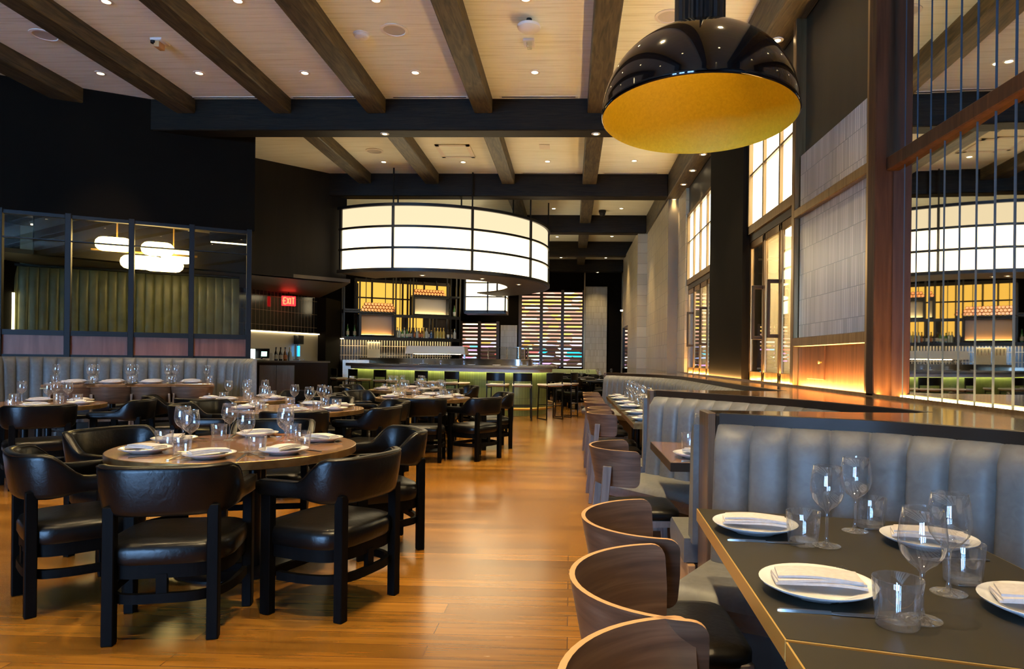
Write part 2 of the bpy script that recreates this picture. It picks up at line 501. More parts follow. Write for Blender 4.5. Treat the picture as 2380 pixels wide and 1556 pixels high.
class Proto:
    """first call moves the built thing itself, later calls copy it"""
    def __init__(self, make):
        self.o = make()
        self.used = False
    def put(self, label, loc, rz=0.0, group=None):
        if not self.used:
            self.used = True
            o = self.o
            o['label'] = label
            o.location = loc
            o.rotation_euler = (0, 0, rz)
            if group:
                o['group'] = group
            return o
        return dup(self.o, label, loc, rz, group)
def frame(ox, oy, ang):
    """local upright frame: u along the wall, v towards the room's far side"""
    return Matrix.Translation((ox, oy, 0)) @ Matrix.Rotation(ang, 4, 'Z')
# ================================================================ the setting
ZC = 5.0
XR = 2.2
struct(MB().box(-9.6, 3.85, BACK_Y - 0.3, 27.4, -0.12, 0).build('floor', 'floor', smooth=0), 'glossy orange-brown plank floor')
struct(MB().box(-9.6, 3.85, BACK_Y - 0.3, 27.4, ZC, ZC + 0.15).build('ceiling', 'ceiling', smooth=0), 'cream limewashed board ceiling between dark beams')
# wall behind the camera with three daylight openings
b = MB()
xs = [-9.4] + [v for o in OPENINGS for v in o[:2]] + [3.8]
b.box(xs[0], xs[-1], BACK_Y - 0.25, BACK_Y, 0, 0.4)
b.box(xs[0], xs[-1], BACK_Y - 0.25, BACK_Y, 4.5, ZC)
for i in range(0, len(xs), 2):
    b.box(xs[i], xs[i + 1], BACK_Y - 0.25, BACK_Y, 0.4, 4.5)
struct(b.build('wall_back', 'black_wall', smooth=0))
for n, (x0, x1, z0, z1) in enumerate(OPENINGS):
    b = MB()
    for k in range(3):
        x = x0 + (x1 - x0) * k / 2
        b.box(x - 0.03, x + 0.03, BACK_Y - 0.16, BACK_Y - 0.1, z0, z1)
    for z in (z0 + 0.03, 2.6, z1 - 0.03):
        b.box(x0, x1, BACK_Y - 0.16, BACK_Y - 0.1, z - 0.03, z + 0.03)
    struct(b.build('window_%d' % (n + 1), 'frame_dark', smooth=0))
struct(MB().box(-9.6, -9.4, BACK_Y - 0.25, 27.4, 0, ZC).build('wall_left', 'black_wall', smooth=0))
# right wall, in lengths of its own finish, with two glazed bays
WIN = [(6.45, 8.27), (10.2, 12.55)]
b = MB()
b.box(XR, XR + 0.2, BACK_Y - 0.25, 4.84, 0, ZC)
b.box(XR, XR + 0.2, 4.84, 6.45, 0, ZC)
for (y0, y1), z1 in zip(WIN, (4.06, 4.03)):
    b.box(XR, XR + 0.2, y0, y1, 0, 1.07)
    b.box(XR, XR + 0.2, y0, y1, z1, ZC)
b.box(XR, XR + 0.2, 12.55, 22.0, 0, ZC)
struct(b.build('wall_right', 'brown_wall', smooth=0), 'dark brown upper wall over the window side')
struct(MB().box(XR - 0.10, XR + 0.2, 8.27, 10.2, 0, ZC).build('wall_right_pier', 'black_wall', smooth=0), 'plain dark pier between the two glazed bays')
# tiled piers stepping out beyond the second bay
b = MB()
b.box(XR - 0.06, XR + 0.02, 12.62, 13.5, 0, ZC - 0.4)
b.box(XR - 0.26, XR + 0.02, 13.5, 17.2, 0, ZC - 0.4)
b.box(XR - 0.5, XR + 0.02, 17.2, 20.0, 0, ZC - 0.4)
b.box(XR - 0.5, XR + 0.02, 20.0, 21.9, 2.35, ZC - 0.4)
struct(b.build('wall_right_tiled_pier', 'tile_pier', smooth=0), 'stacked grey tile piers beyond the second glazed bay')
struct(MB().box(XR + 0.2, 3.85, 21.8, 21.9, 0, ZC).box(3.7, 3.85, 21.9, 27.4, 0, ZC).build('wall_right_end', 'black_wall', smooth=0))
# ceiling beams -----------------------------------------------------------
CROSS = [9.46, 13.3, 17.1, 20.9, 24.65]
ords = ['first', 'second', 'third', 'fourth', 'fifth']
for i, y in enumerate(CROSS):
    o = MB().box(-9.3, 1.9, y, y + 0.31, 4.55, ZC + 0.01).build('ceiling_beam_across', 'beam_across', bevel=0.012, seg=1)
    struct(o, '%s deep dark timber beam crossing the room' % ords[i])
LONG = [(-7.15, -6.82), (-5.72, -5.45), (-4.30, -4.05), (-2.95, -2.68), (-1.41, -1.15), (0.20, 0.48)]
BAYS = [(BACK_Y, 9.46), (9.77, 13.3), (13.61, 17.1), (17.41, 20.9), (21.21, 24.65)]
for j, (y0, y1) in enumerate(BAYS):
    for i, (x0, x1) in enumerate(LONG):
        if j >= 1 and i < 2 or j >= 2 and i < 4:
            continue
        o = MB().box(x0, x1, y0, y1, 4.79, ZC + 0.01).build('ceiling_beam_along', 'beam', bevel=0.012, seg=1)
        struct(o, 'shallow rough-sawn timber beam, %s bay from the camera' % ords[j])
struct(MB().box(1.90, XR, BACK_Y, 24.9, 4.55, ZC + 0.01).build('ceiling_beam_wall_side', 'beam', bevel=0.012, seg=1), 'long dark beam carrying small spotlights above the window wall')
# left: dark bulkhead over the glazed private room -------------------------
WA = math.atan(0.55)
WL = frame(-4.89, 10.13, WA)
def wl(u, v, z=0):
    return WL @ Vector((u, v, z))
b = MB(); b.T = WL
b.box(-5.6, 0, 0, 0.3, 3.22, ZC)
b.box(-5.6, 0, 0.02, 0.14, 0, 1.26)
struct(b.build('wall_left_bulkhead', 'black_wall', smooth=0), 'tall black wall above and below the private dining room glazing')
b = MB(); b.T = WL
b.box(-6.6, -0.1, 3.0, 3.2, 0, 3.5)
struct(b.build('wall_private_room', mat('olive_wall', (0.20, 0.20, 0.13), 0.6), smooth=0))
b = MB(); b.T = WL
b.box(-6.6, 0.0, 0.3, 3.1, 3.48, 3.58)
struct(b.build('ceiling_private_room', mat('private_room_ceiling', (0.10, 0.085, 0.06), 0.45), smooth=0))
b = MB(); b.T = WL
b.box(-6.7, -6.6, 0.3, 3.1, 0, 3.5)
struct(b.build('wall_private_room_end', 'black_wall', smooth=0))
# bulkhead and low soffit towards the exit sign
BK = frame(-4.7, 13.5, math.atan(1.0))
b = MB(); b.T = BK
b.box(-5.0, 0.1, 0, 0.2, 2.83, ZC)
struct(b.build('wall_bar_bulkhead', 'bulkhead', smooth=0), 'dark bulkhead wall beside the drum lantern')
struct(MB().prism([(-8.8, 9.6), (-4.55, 13.6), (-4.9, 14.3), (-6.6, 17.25), (-9.3, 17.25), (-9.3, 9.6)], 2.83, 2.9).build('ceiling_soffit', mat('brown_soffit', (0.11, 0.085, 0.055), 0.5), smooth=0), 'low brown soffit above the exit sign')
EX = frame(-7.35, 14.9, math.atan2(2.3, 0.8))
b = MB(); b.T = EX
b.box(-3.0, 2.45, 0, 0.15, 0, 2.83)
struct(b.build('wall_exit', 'black_tile', smooth=0), 'black glazed tile wall with fine pale joints')
struct(MB().box(-6.62, -6.35, 17.1, 18.2, 0, 2.83).build('wall_exit_return', 'black_wall', smooth=0))
struct(MB().box(-9.3, 3.7, 20.8, 20.9, 4.0, 4.5).build('trim_1', 'black_wall', smooth=0)) if False else None
# far wall with louvred openings and tiled columns --------------------------
YF = 26.0
FARW = [(-4.3, -2.85, 0.75, 2.75), (-1.98, 0.50, 0.98, 4.0), (2.05, 2.85, 0.98, 3.2)]
b = MB()
xs = [-9.4] + [v for o in FARW for v in o[:2]] + [3.8]
for i in range(0, len(xs), 2):
    b.box(xs[i], xs[i + 1], YF, YF + 0.3, 0, ZC)
for (x0, x1, z0, z1) in FARW:
    b.box(x0, x1, YF, YF + 0.3, 0, z0)
    b.box(x0, x1, YF, YF + 0.3, z1, ZC)
struct(b.build('wall_far', 'black_wall', smooth=0))
struct(MB().box(0.56, 1.39, YF - 0.2, YF + 0.02, 0, 4.12).box(-2.72, -2.08, YF - 0.2, YF + 0.02, 0, 2.6).build('wall_far_tiled_column', 'tile_far', smooth=0), 'pale tiled columns between the louvred windows')
struct(MB().box(0.50, 0.55, YF - 0.12, YF + 0.02, 0, ZC).box(1.96, 2.01, YF - 0.12, YF + 0.02, 0, ZC).build('trim_1', 'bronze', smooth=0))
for n, (x0, x1, z0, z1) in enumerate(FARW):
    t = MB()
    k = 0
    z = z0 + 0.07
    while z < z1:
        t.add([(x0, YF + 0.02, z - 0.042), (x1, YF + 0.02, z - 0.042), (x1, YF + 0.10, z + 0.020), (x0, YF + 0.10, z + 0.020),
               (x0, YF + 0.02, z - 0.008), (x1, YF + 0.02, z - 0.008), (x1, YF + 0.10, z + 0.050), (x0, YF + 0.10, z + 0.050)],
              [(0, 1, 2, 3), (7, 6, 5, 4), (0, 4, 5, 1), (1, 5, 6, 2), (2, 6, 7, 3), (3, 7, 4, 0)])
        z += 0.145
    w = struct(t.build('window_%d' % (n + 4), 'louver', smooth=0), 'horizontal brown louvres with coloured lights shining through')
    g = MB()
    nb = max(2, round((x1 - x0) / 0.82))
    for q in range(nb + 1):
        x = x0 + (x1 - x0) * q / nb
        g.box(x - 0.06, x + 0.06, YF - 0.03, YF + 0.14, z0, z1)
    g.build('window_frame', 'louver', w, smooth=0)
    w['label'] = ['narrow louvred window low behind the bar', 'big louvred window with coloured lights right of the drum lantern', 'slim louvred window in the far right corner'][n]
# lit hall of coloured signs seen through the louvres
m = bpy.data.materials.new('coloured_hall_lights')
m.use_nodes = True
nt = m.node_tree
nt.nodes.remove(nt.nodes['Principled BSDF'])
tc = nd(m, 'ShaderNodeTexCoord')
sp = nd(m, 'ShaderNodeSeparateXYZ')
ln(m, tc, 'Object', sp, 'Vector')
mp = nd(m, 'ShaderNodeMapping')
mp.inputs['Scale'].default_value = (2.1, 1, 6.0)
ln(m, tc, 'Object', mp, 'Vector')
vo = nd(m, 'ShaderNodeTexVoronoi')
vo.inputs['Scale'].default_value = 1.0
ln(m, mp, 'Vector', vo, 'Vector')
hs = nd(m, 'ShaderNodeSeparateColor')
hs.mode = 'HSV'
ln(m, vo, 'Color', hs, 'Color')
lowc = ramp(m, [(0.0, (0.03, 0.012, 0.01)), (0.30, (0.30, 0.45, 1.0)), (0.42, (1.0, 0.95, 0.85)), (0.58, (0.06, 0.035, 0.03)), (0.74, (0.55, 0.25, 0.65)), (0.80, (0.02, 0.55, 0.9)), (0.88, (0.9, 0.12, 0.10)), (0.95, (0.35, 0.6, 0.3))])
lowc.color_ramp.interpolation = 'CONSTANT'
upc = ramp(m, [(0.0, (0.42, 0.22, 0.15)), (0.35, (0.62, 0.36, 0.26)), (0.55, (1.0, 0.55, 0.10)), (0.72, (1.0, 0.80, 0.50)), (0.88, (0.5, 0.27, 0.24))])
upc.color_ramp.interpolation = 'CONSTANT'
ln(m, hs, 0, lowc, 'Fac')
ln(m, hs, 0, upc, 'Fac')
zr = nd(m, 'ShaderNodeMapRange')
zr.inputs['From Min'].default_value = 1.75
zr.inputs['From Max'].default_value = 2.15
ln(m, sp, 'Z', zr, 'Value')
mx = nd(m, 'ShaderNodeMix')
mx.data_type = 'RGBA'
ln(m, zr, 'Result', mx, 'Factor')
nt.links.new(lowc.outputs['Color'], mx.inputs[6])
nt.links.new(upc.outputs['Color'], mx.inputs[7])
e = nd(m, 'ShaderNodeEmission')
e.inputs['Strength'].default_value = 1.9
nt.links.new(mx.outputs[2], e.inputs['Color'])
ln(m, e, 0, nt.nodes['Material Output'], 'Surface')
struct(MB().box(-9.4, 3.8, 27.3, 27.4, -0.5, 5).build('exterior_backdrop', m, smooth=0))

# ================================================================ right wall joinery
XT = XR - 0.05   # face of applied panels
struct(MB().box(XT, XR + 0.01, 4.84, 6.36, 1.52, 3.24).build('wall_right_tile', 'tile_wall', smooth=0), 'stacked grey tile field with two horizontal bronze rails')
struct(MB().box(XT, XR + 0.01, 4.84, 6.36, 1.07, 1.46).build('wall_right_wainscot', 'walnut_v', smooth=0), 'walnut panel under the tile, glowing orange from the strip light')
t = MB()
t.box(XT - 0.05, XR, 4.80, 6.40, 2.655, 2.735)
t.box(XT - 0.05, XR, 4.80, 6.40, 1.44, 1.525)
t.box(XT - 0.06, XR + 0.02, 4.70, 4.82, 1.07, 4.56)
t.box(XT - 0.05, XR + 0.02, 6.38, 6.46, 1.07, 4.56)
struct(t.build('trim_2', 'bronze', bevel=0.006, seg=1), 'bronze rails and posts framing the tile')
struct(MB().box(XT - 0.10, XR + 0.02, 4.585, 4.70, 1.07, 4.56).build('trim_3', 'post_wood', bevel=0.006, seg=1), 'reddish wood post at the end of the mirror')
struct(MB().box(XT - 0.03, XR + 0.02, 1.0, 4.585, 2.60, 2.69).build('trim_4', 'post_wood', bevel=0.006, seg=1), 'dark wood rail across the mirror')
t = thing('access_hatch', 'small flush wooden hatch with round knob in the panel under the tile', 'hatch', (XT, 5.9, 1.30))
MB().box(-0.012, 0.004, -0.20, 0.20, -0.15, 0.15).build('hatch_door', 'walnut_v', t, bevel=0.004, seg=1)
g = MB(); g.T = Matrix.Rotation(-PI / 2, 4, 'Y')
g.lathe([(0.0, 0.03), (0.013, 0.028), (0.016, 0.02), (0.008, 0.008), (0.008, 0.0)], (0, 0, 0.012), 14)
k = g.build('hatch_knob', 'brass', t)
k.location = (0, -0.14, 0)
# mirror strips, each with a bevelled edge, a hair apart and very slightly turned
mt = thing('mirror_wall', 'tall smoked mirror of narrow vertical strips above the glowing ledge', 'mirror', (XR - 0.03, 0, 0))
y = 4.575
i = 0
rng = random.Random(3)
while y > 1.1:
    w = 0.155
    a = -(0.026 + 0.0026 * i) + [0.004, -0.003, 0.002, -0.002, 0.001, -0.001][i % 6]
    g = MB()
    g.T = Matrix.Translation((0, y - w / 2, 0)) @ Matrix.Rotation(a, 4, 'Z')
    g.box(-0.006, 0.012, -w / 2 + 0.0015, w / 2 - 0.0015, 1.075, 4.55)
    o = g.build('mirror_strip', ['pale_joint', 'mirror'], mt, smooth=0, clean=False)
    o.data.polygons[4].material_index = 1
    y -= w
    i += 1
# glazed bays ------------------------------------------------------------
def bay(n, y0, y1, zt, ztop, nup, label_up, label_dn, hand):
    """opal upper lights over tall glazed doors, and a lit store behind"""
    w = thing('clerestory_window', label_up, 'window', (XR, y0, 0))
    g = MB()
    L = y1 - y0
    g.box(-0.05, 0.05, 0, 0.06, zt, ztop).box(-0.05, 0.05, L - 0.06, L, zt, ztop)
    g.box(-0.05, 0.05, 0, L, ztop - 0.06, ztop).box(-0.05, 0.05, 0, L, zt, zt + 0.10)
    g.build('window_frame', 'bronze', w, smooth=0)
    zm = zt + (ztop - zt) * 0.60
    m_ = MB()
    for q in range(1, nup):
        yy = L * q / nup
        m_.box(-0.035, 0.03, yy - 0.022, yy + 0.022, zt, ztop)
    m_.box(-0.03, 0.03, 0, L, zm - 0.012, zm + 0.012)
    m_.build('glazing_bars', 'bronze', w, smooth=0)
    MB().box(0.0, 0.04, 0.02, L - 0.02, zt + 0.02, ztop - 0.02).build('opal_glass', 'white_glow', w, smooth=0)
    d = thing('glazed_door', label_dn, 'door', (XR, y0, 0))
    g = MB()
    for q in range(nup):
        a, c = L * q / nup + 0.008, L * (q + 1) / nup - 0.008
        lf = MB()
        lf.box(-0.015, 0.02, a, a + 0.05, 1.075, zt - 0.09).box(-0.015, 0.02, c - 0.05, c, 1.075, zt - 0.09)
        lf.box(-0.015, 0.02, a, c, 1.075, 1.18).box(-0.015, 0.02, a, c, zt - 0.17, zt - 0.09)
        lf.build('door_leaf', 'bronze', d, bevel=0.004, seg=1)
        MB().box(-0.004, 0.002, a + 0.05, c - 0.05, 1.18, zt - 0.17).build('door_glass', 'pane', d, smooth=0)
    MB().box(-0.02, 0.03, 0, L, zt - 0.085, zt).build('door_head', 'rim_dark', d, smooth=0)
    for yy in hand:
        h = MB()
        h.box(-0.13, -0.10, yy - 0.022, yy + 0.022, 1.55, 2.17)
        h.box(-0.11, -0.01, yy - 0.022, yy + 0.022, 2.13, 2.17).box(-0.11, -0.01, yy - 0.022, yy + 0.022, 1.55, 1.59)
        h.build('pull_handle', 'rim_dark', d, bevel=0.004, seg=1)
    # store behind
    s = MB()
    s.box(XR + 0.95, XR + 1.0, y0 - 0.2, y1 + 0.2, 0, zt + 0.1)
    s.box(XR + 0.2, XR + 1.0, y0 - 0.25, y0 - 0.2, 0, zt + 0.1).box(XR + 0.2, XR + 1.0, y1 + 0.2, y1 + 0.25, 0, zt + 0.1)
    s.box(XR + 0.2, XR + 1.0, y0 - 0.2, y1 + 0.2, zt + 0.05, zt + 0.1).box(XR + 0.2, XR + 1.0, y0 - 0.2, y1 + 0.2, 1.0, 1.05)
    lt = thing('store_lamp', 'added fill light panel inside the bottle store behind the %s glazed doors' % ['nearest', 'farther'][n - 1], 'light')  # added fill light to brighten the store behind the glass
    MB().box(XR + 0.35, XR + 0.85, y0 + 0.1, y1 - 0.1, zt - 0.02, zt + 0.04).build('panel', STORE_FILL, lt, smooth=0)
    struct(s.build('wall_store_%d' % n, mat('store_tile_%d' % n, (0.62, 0.55, 0.42), 0.4), smooth=0))
STORE_FILL = emis('store_ceiling_lamp', (1.0, 0.76, 0.40), 26.0)  # glow of the panels added in both stores
bay(1, 6.46, 8.26, 2.84, 4.05, 3, 'bright opal upper window nearest the tiled wall, glazing bars in three columns',
    'bronze glazed doors with long square pull handles, nearest the tiled wall', [1.25, 0.62 + 1.05 - 1.05 + 1.72 - 1.72 + 0.0 if False else 0.66])
bay(2, 10.22, 12.53, 2.70, 4.02, 4, 'bright opal upper window beyond the dark pier, four narrow columns',
    'bronze glazed doors beyond the dark pier, reflecting coloured lights', [0.60, 1.75])
# shelving inside the nearer store, lit by upright strips
t = thing('wine_rack', 'brightly lit bottle rack behind the nearest glazed doors', 'rack', (XR + 0.62, 6.46, 0))
g = MB()
for z in (1.35, 1.75, 2.15, 2.5):
    g.box(0, 0.3, 0.05, 1.7, z, z + 0.02)
for yy in (0.1, 0.65, 1.2, 1.68):
    g.box(0.0, 0.03, yy, yy + 0.03, 1.05, 2.6)
g.build('rack_frame', 'brass', t, smooth=0)
for yy in (0.36, 0.98, 1.5):
    MB().box(0.29, 0.31, yy, yy + 0.035, 1.1, 2.6).build('strip_light', emis('store_strip_%.2f' % yy, (1.0, 0.70, 0.30), 40.0), t, smooth=0)
t = thing('wine_rack', 'dim bottle rack behind the glazed doors beyond the dark pier', 'rack', (XR + 0.62, 10.22, 0))
g = MB()
for z in (1.35, 1.65, 1.95, 2.25):
    g.box(0, 0.3, 0.05, 2.2, z, z + 0.02)
for yy in (0.1, 0.8, 1.5, 2.18):
    g.box(0.0, 0.03, yy, yy + 0.03, 1.05, 2.5)
g.build('rack_frame', 'brass', t, smooth=0)
for yy in (0.4, 1.1, 1.8):
    MB().box(0.29, 0.31, yy, yy + 0.03, 1.1, 2.4).build('strip_light', emis('store_strip_b%.2f' % yy, (1.0, 0.65, 0.30), 4.0), t, smooth=0)

# ================================================================ ledge, booth partitions, banquettes
def smoothpath(P, n=8):
    """Catmull-Rom through plan points"""
    Q = [P[0]] + list(P) + [P[-1]]
    out = []
    for i in range(1, len(Q) - 2):
        p0, p1, p2, p3 = [Vector((q[0], q[1])) for q in Q[i - 1:i + 3]]
        for k in range(n):
            t_ = k / n
            out.append(0.5 * ((2 * p1) + (p2 - p0) * t_ + (2 * p0 - 5 * p1 + 4 * p2 - p3) * t_ ** 2 + (3 * p1 - p0 - 3 * p2 + p3) * t_ ** 3))
    out.append(Vector((P[-1][0], P[-1][1])))
    return out
def resample(P, step):
    d = [0.0]
    for i in range(1, len(P)):
        d.append(d[-1] + (P[i] - P[i - 1]).length)
    n = max(2, round(d[-1] / step))
    out = []
    j = 0
    for k in range(n + 1):
        s = d[-1] * k / n
        while j < len(P) - 2 and d[j + 1] < s:
            j += 1
        f = (s - d[j]) / max(1e-9, d[j + 1] - d[j])
        out.append(P[j].lerp(P[j + 1], min(1, max(0, f))))
    return out
def normals(P):
    out = []
    for i in range(len(P)):
        d = (P[min(i + 1, len(P) - 1)] - P[max(i - 1, 0)]).normalized()
        out.append(Vector((d.y, -d.x)))
    return out
ZL = 1.07
FAR1 = smoothpath([(0.66, 2.95), (0.92, 2.80), (1.22, 2.66), (1.44, 2.44), (1.58, 2.25), (1.67, 1.95), (1.71, 1.5), (1.72, 0.3)])
FAR2 = smoothpath([(0.66, 5.10), (0.82, 4.90), (1.145, 4.48), (1.40, 4.06), (1.57, 3.60), (1.65, 3.36), (1.68, 3.20)])
FAR3 = smoothpath([(0.66, 11.90), (1.0, 11.35), (1.39, 10.6), (1.60, 9.6), (1.63, 8.0), (1.63, 6.5), (1.66, 5.6), (1.68, 5.34)])
def rim_poly(o=0.0):
    P = [(XR, 0.3)]
    P += [(p.x, p.y) for p in FAR1[::-1]]
    P += [(0.63, 2.95), (0.63, 3.13), (1.60, 3.13)]
    P += [(p.x, p.y) for p in FAR2[::-1]]
    P += [(0.63, 5.10), (0.63, 5.25), (1.60, 5.25)]
    P += [(p.x, p.y) for p in FAR3[::-1]]
    P += [(0.63, 11.90), (0.63, 12.05), (XR, 12.05)]
    return P
t = thing('booth_partition', 'dark wood booth partitions joined by a broad polished ledge along the window wall', 'partition')
MB().prism(rim_poly(), ZL - 0.012, ZL).build('ledge_top', 'stone_ledge', t, smooth=0)
MB().prism(rim_poly(), 0.08, ZL - 0.013).build('partition_core', 'rim_dark', t, smooth=0)
for y0, y1 in ((2.94, 3.14), (5.09, 5.26), (11.89, 12.06)):
    MB().box(0.605, 0.64, y0, y1, 0.0, ZL + 0.003).build('end_panel', 'partition_wood', t, bevel=0.004, seg=1)
for P in (FAR1, FAR2, FAR3):
    N = normals(P)
    MB().rings([[(p.x + n.x * a, p.y + n.y * a, z) for a, z in ((-0.035, ZL + 0.001), (0.012, ZL + 0.001), (0.012, ZL - 0.05), (-0.035, ZL - 0.05))] for p, n in zip(P, N)]).build('ledge_nosing', 'rim_dark', t)
# LED strip lying in the corner of ledge and wall
t = thing('ledge_strip_light', 'thin glowing amber strip light along the ledge at the foot of the window wall', 'light')
MB().box(XR - 0.125, XR - 0.10, 1.0, 12.5, ZL + 0.001, ZL + 0.012).build('strip', 'led', t, smooth=0)
MB().box(XR - 0.15, XR - 0.128, 1.0, 12.5, ZL, ZL + 0.018).build('channel', 'bronze', t, smooth=0)

def backrest(name, P, parent, z0, z1, chan, thick, mtl, dz=0.0):
    """upright channels of padded leather following a plan curve"""
    per = 8
    D = resample(P, 0.02)
    ds = [0.0]
    for i in range(1, len(D)):
        ds.append(ds[-1] + (D[i] - D[i - 1]).length)
    nch = max(1, round(ds[-1] / chan))
    U = [0.0, 0.045, 0.13, 0.30, 0.5, 0.70, 0.87, 0.955]
    Q, ND = [], normals(D)
    N = []
    for i in range(nch * per + 1):
        sv = ds[-1] * (i // per + U[i % per]) / nch
        j = min(len(D) - 2, max(0, int(sv / ds[-1] * (len(D) - 1))))
        f_ = (sv - ds[j]) / max(1e-9, ds[j + 1] - ds[j])
        Q.append(D[j].lerp(D[j + 1], f_))
        N.append(ND[j].lerp(ND[j + 1], min(1, max(0, f_))).normalized())
    nz = 9
    g = MB()
    rings = []
    for i, (p, n) in enumerate(zip(Q, N)):
        u = U[i % per]
        bulge = 1 - abs(2 * u - 1) ** 5 if u else 0.0
        ring = []
        for k in range(nz + 1):
            s = k / nz
            z = z0 + (z1 - z0) * s
            top = math.sqrt(max(0.0, 1 - max(0, (s - 0.86) / 0.14) ** 2))
            d = 0.015 + (thick * 0.62 + thick * 0.38 * bulge) * (0.30 + 0.70 * top)
            d += (1 - s) * 0.045
            ring.append((p.x + n.x * d, p.y + n.y * d, z - (0.006 * (1 - bulge) if k == nz else 0)))
        ring.append((p.x + n.x * 0.0, p.y + n.y * 0.0, z1 + 0.002))
        ring.append((p.x, p.y, z0))
        rings.append(ring)
    g.rings(rings)
    return g.build(name, mtl, parent, smooth=50)
def bench(name, P, parent, depth, z0, z1, mtl, inner=0.05):
    Q = resample(P, 0.06)
    N = normals(Q)
    pr = [(inner, z0), (inner, z1 - 0.01), (depth - 0.06, z1), (depth - 0.02, z1 - 0.02), (depth, z1 - 0.05), (depth - 0.005, z0 + 0.03), (depth - 0.03, z0)]
    g = MB()
    g.rings([[(p.x + n.x * a, p.y + n.y * a, z) for a, z in pr] for p, n in zip(Q, N)])
    return g.build(name, mtl, parent, smooth=40)
def plinth(name, P, parent, depth, z0, z1, mtl):
    Q = resample(P, 0.10)
    N = normals(Q)
    g = MB()
    g.rings([[(p.x + n.x * a, p.y + n.y * a, z) for a, z in ((0.03, z0), (0.03, z1), (depth, z1), (depth, z0))] for p, n in zip(Q, N)])
    return g.build(name, mtl, parent, smooth=0)
def banquette(label, P, dz=0.0, ztop=1.05, chan=0.15, depth=0.54, group='channel-backed banquettes'):
    t = thing('banquette', label, 'banquette', group=group)
    backrest('backrest', P, t, 0.44 + dz, ztop - 0.025 + dz, chan, 0.085, 'leather_grey')
    bench('seat_cushion', P, t, depth, 0.34 + dz, 0.465 + dz, 'leather_grey')
    plinth('base', P, t, depth - 0.10, 0.0 + dz, 0.335 + dz, 'rim_dark')
    return t
banquette('blue-grey leather banquette curving round the nearest table, behind the nearest partition', FAR1)
banquette('grey leather banquette at the wood table in the second booth', FAR2)
banquette('long grey leather banquette curving along the glowing ledge in the third booth', FAR3)
def near_bench(label, y, x1=1.08):
    P = [Vector((x1, y)), Vector((0.58, y))]
    t = thing('banquette', label, 'banquette', group='channel-backed banquettes')
    backrest('backrest', P, t, 0.44, 1.0, 0.15, 0.085, 'leather_grey')
    bench('seat_cushion', [Vector((x1, y)), Vector((0.55, y))], t, 0.50, 0.34, 0.465, 'leather_grey')
    plinth('base', [Vector((x1, y)), Vector((0.60, y))], t, 0.38, 0.0, 0.335, 'rim_dark')
    MB().box(0.565, 0.60, y + 0.02, y + 0.44, 0.0, 0.335).build('base_end', 'oak_edge', t, bevel=0.003, seg=1)
    return t
near_bench('bench with pale wood end, on the far side of the nearest partition', 3.14)
near_bench('bench with pale wood end, on the far side of the second partition', 5.26)
# raised step and the banquette under the private-room glazing
PLAT = 0.18
struct(MB().prism([tuple(wl(-5.3, 0.1)[:2]), tuple(wl(0.15, 0.1)[:2]), tuple(wl(0.15, -1.22)[:2]), tuple(wl(-5.3, -1.22)[:2])], 0, PLAT).build('floor_step', 'floor', smooth=0), 'low raised floor step below the left-hand banquette')
struct(MB().prism([tuple(wl(-5.3, -1.22)[:2]), tuple(wl(0.15, -1.22)[:2]), tuple(wl(0.15, -1.72)[:2]), tuple(wl(-5.3, -1.72)[:2])], 0, 0.09).build('floor_lower_step', 'floor', smooth=0), 'lower tread of the step in front of the left-hand banquette')
LB = smoothpath([tuple(wl(-3.55, -1.25)[:2]), tuple(wl(-3.42, -0.75)[:2]), tuple(wl(-3.22, -0.33)[:2]), tuple(wl(-2.85, -0.08)[:2]), tuple(wl(-2.2, -0.02)[:2]), tuple(wl(-0.9, -0.02)[:2]), tuple(wl(-0.45, -0.08)[:2]), tuple(wl(-0.16, -0.28)[:2]), tuple(wl(-0.04, -0.62)[:2]), tuple(wl(-0.0, -0.95)[:2])])
banquette('grey leather banquette with rounded ends under the private-room glazing', LB, PLAT, 1.10, 0.155)
# ================================================================ private room glazing and lamp
t = thing('glass_partition', 'black steel glazed screen with reddish wood panels fronting the private dining room', 'partition', group=None)
PU = [-4.62, -3.86, -3.11, -2.356, -1.61, -0.848, -0.07]
for u in PU:
    g = MB(); g.T = WL
    g.box(u - 0.035, u + 0.035, -0.02, 0.10, 1.24, 3.24)
    g.build('post', 'frame_dark', t, bevel=0.004, seg=1)
for i in range(len(PU) - 1):
    a, c = PU[i] + 0.035, PU[i + 1] - 0.035
    g = MB(); g.T = WL
    for z, h in ((3.20, 0.05), (2.86, 0.012), (1.585, 0.07), (1.265, 0.045)):
        g.box(a, c, 0.0, 0.08, z - h / 2, z + h / 2)
    g.build('rails', 'frame_dark', t, smooth=0)
    g = MB(); g.T = WL
    g.box(a, c, 0.03, 0.05, 1.285, 1.555)
    g.build('wood_panel', 'red_wood', t, smooth=0)
    g = MB(); g.T = WL
    g.box(a, c, 0.036, 0.040, 1.62, 3.18)
    g.build('glass_pane', 'pane_tint', t, smooth=0)
t = thing('channelled_wall_panel', 'dark green leather wall padded in upright channels inside the private room', 'wall panel')
A, B_ = wl(-6.2, 2.98), wl(-0.1, 2.98)
backrest('channels', [Vector((A.x, A.y)), Vector((B_.x, B_.y))], t, 1.0, 2.78, 0.142, 0.05, 'leather_green')
g = MB(); g.T = WL
g.box(-6.2, -0.1, 2.90, 2.99, 2.785, 2.82)
g.build('top_rail', 'frame_dark', t, smooth=0)
lc = wl(-1.55, 1.55)
t = thing('capsule_pendant', 'cluster of glowing capsule lamps hanging in the private room', 'lamp', (lc.x, lc.y, 2.95), WA)
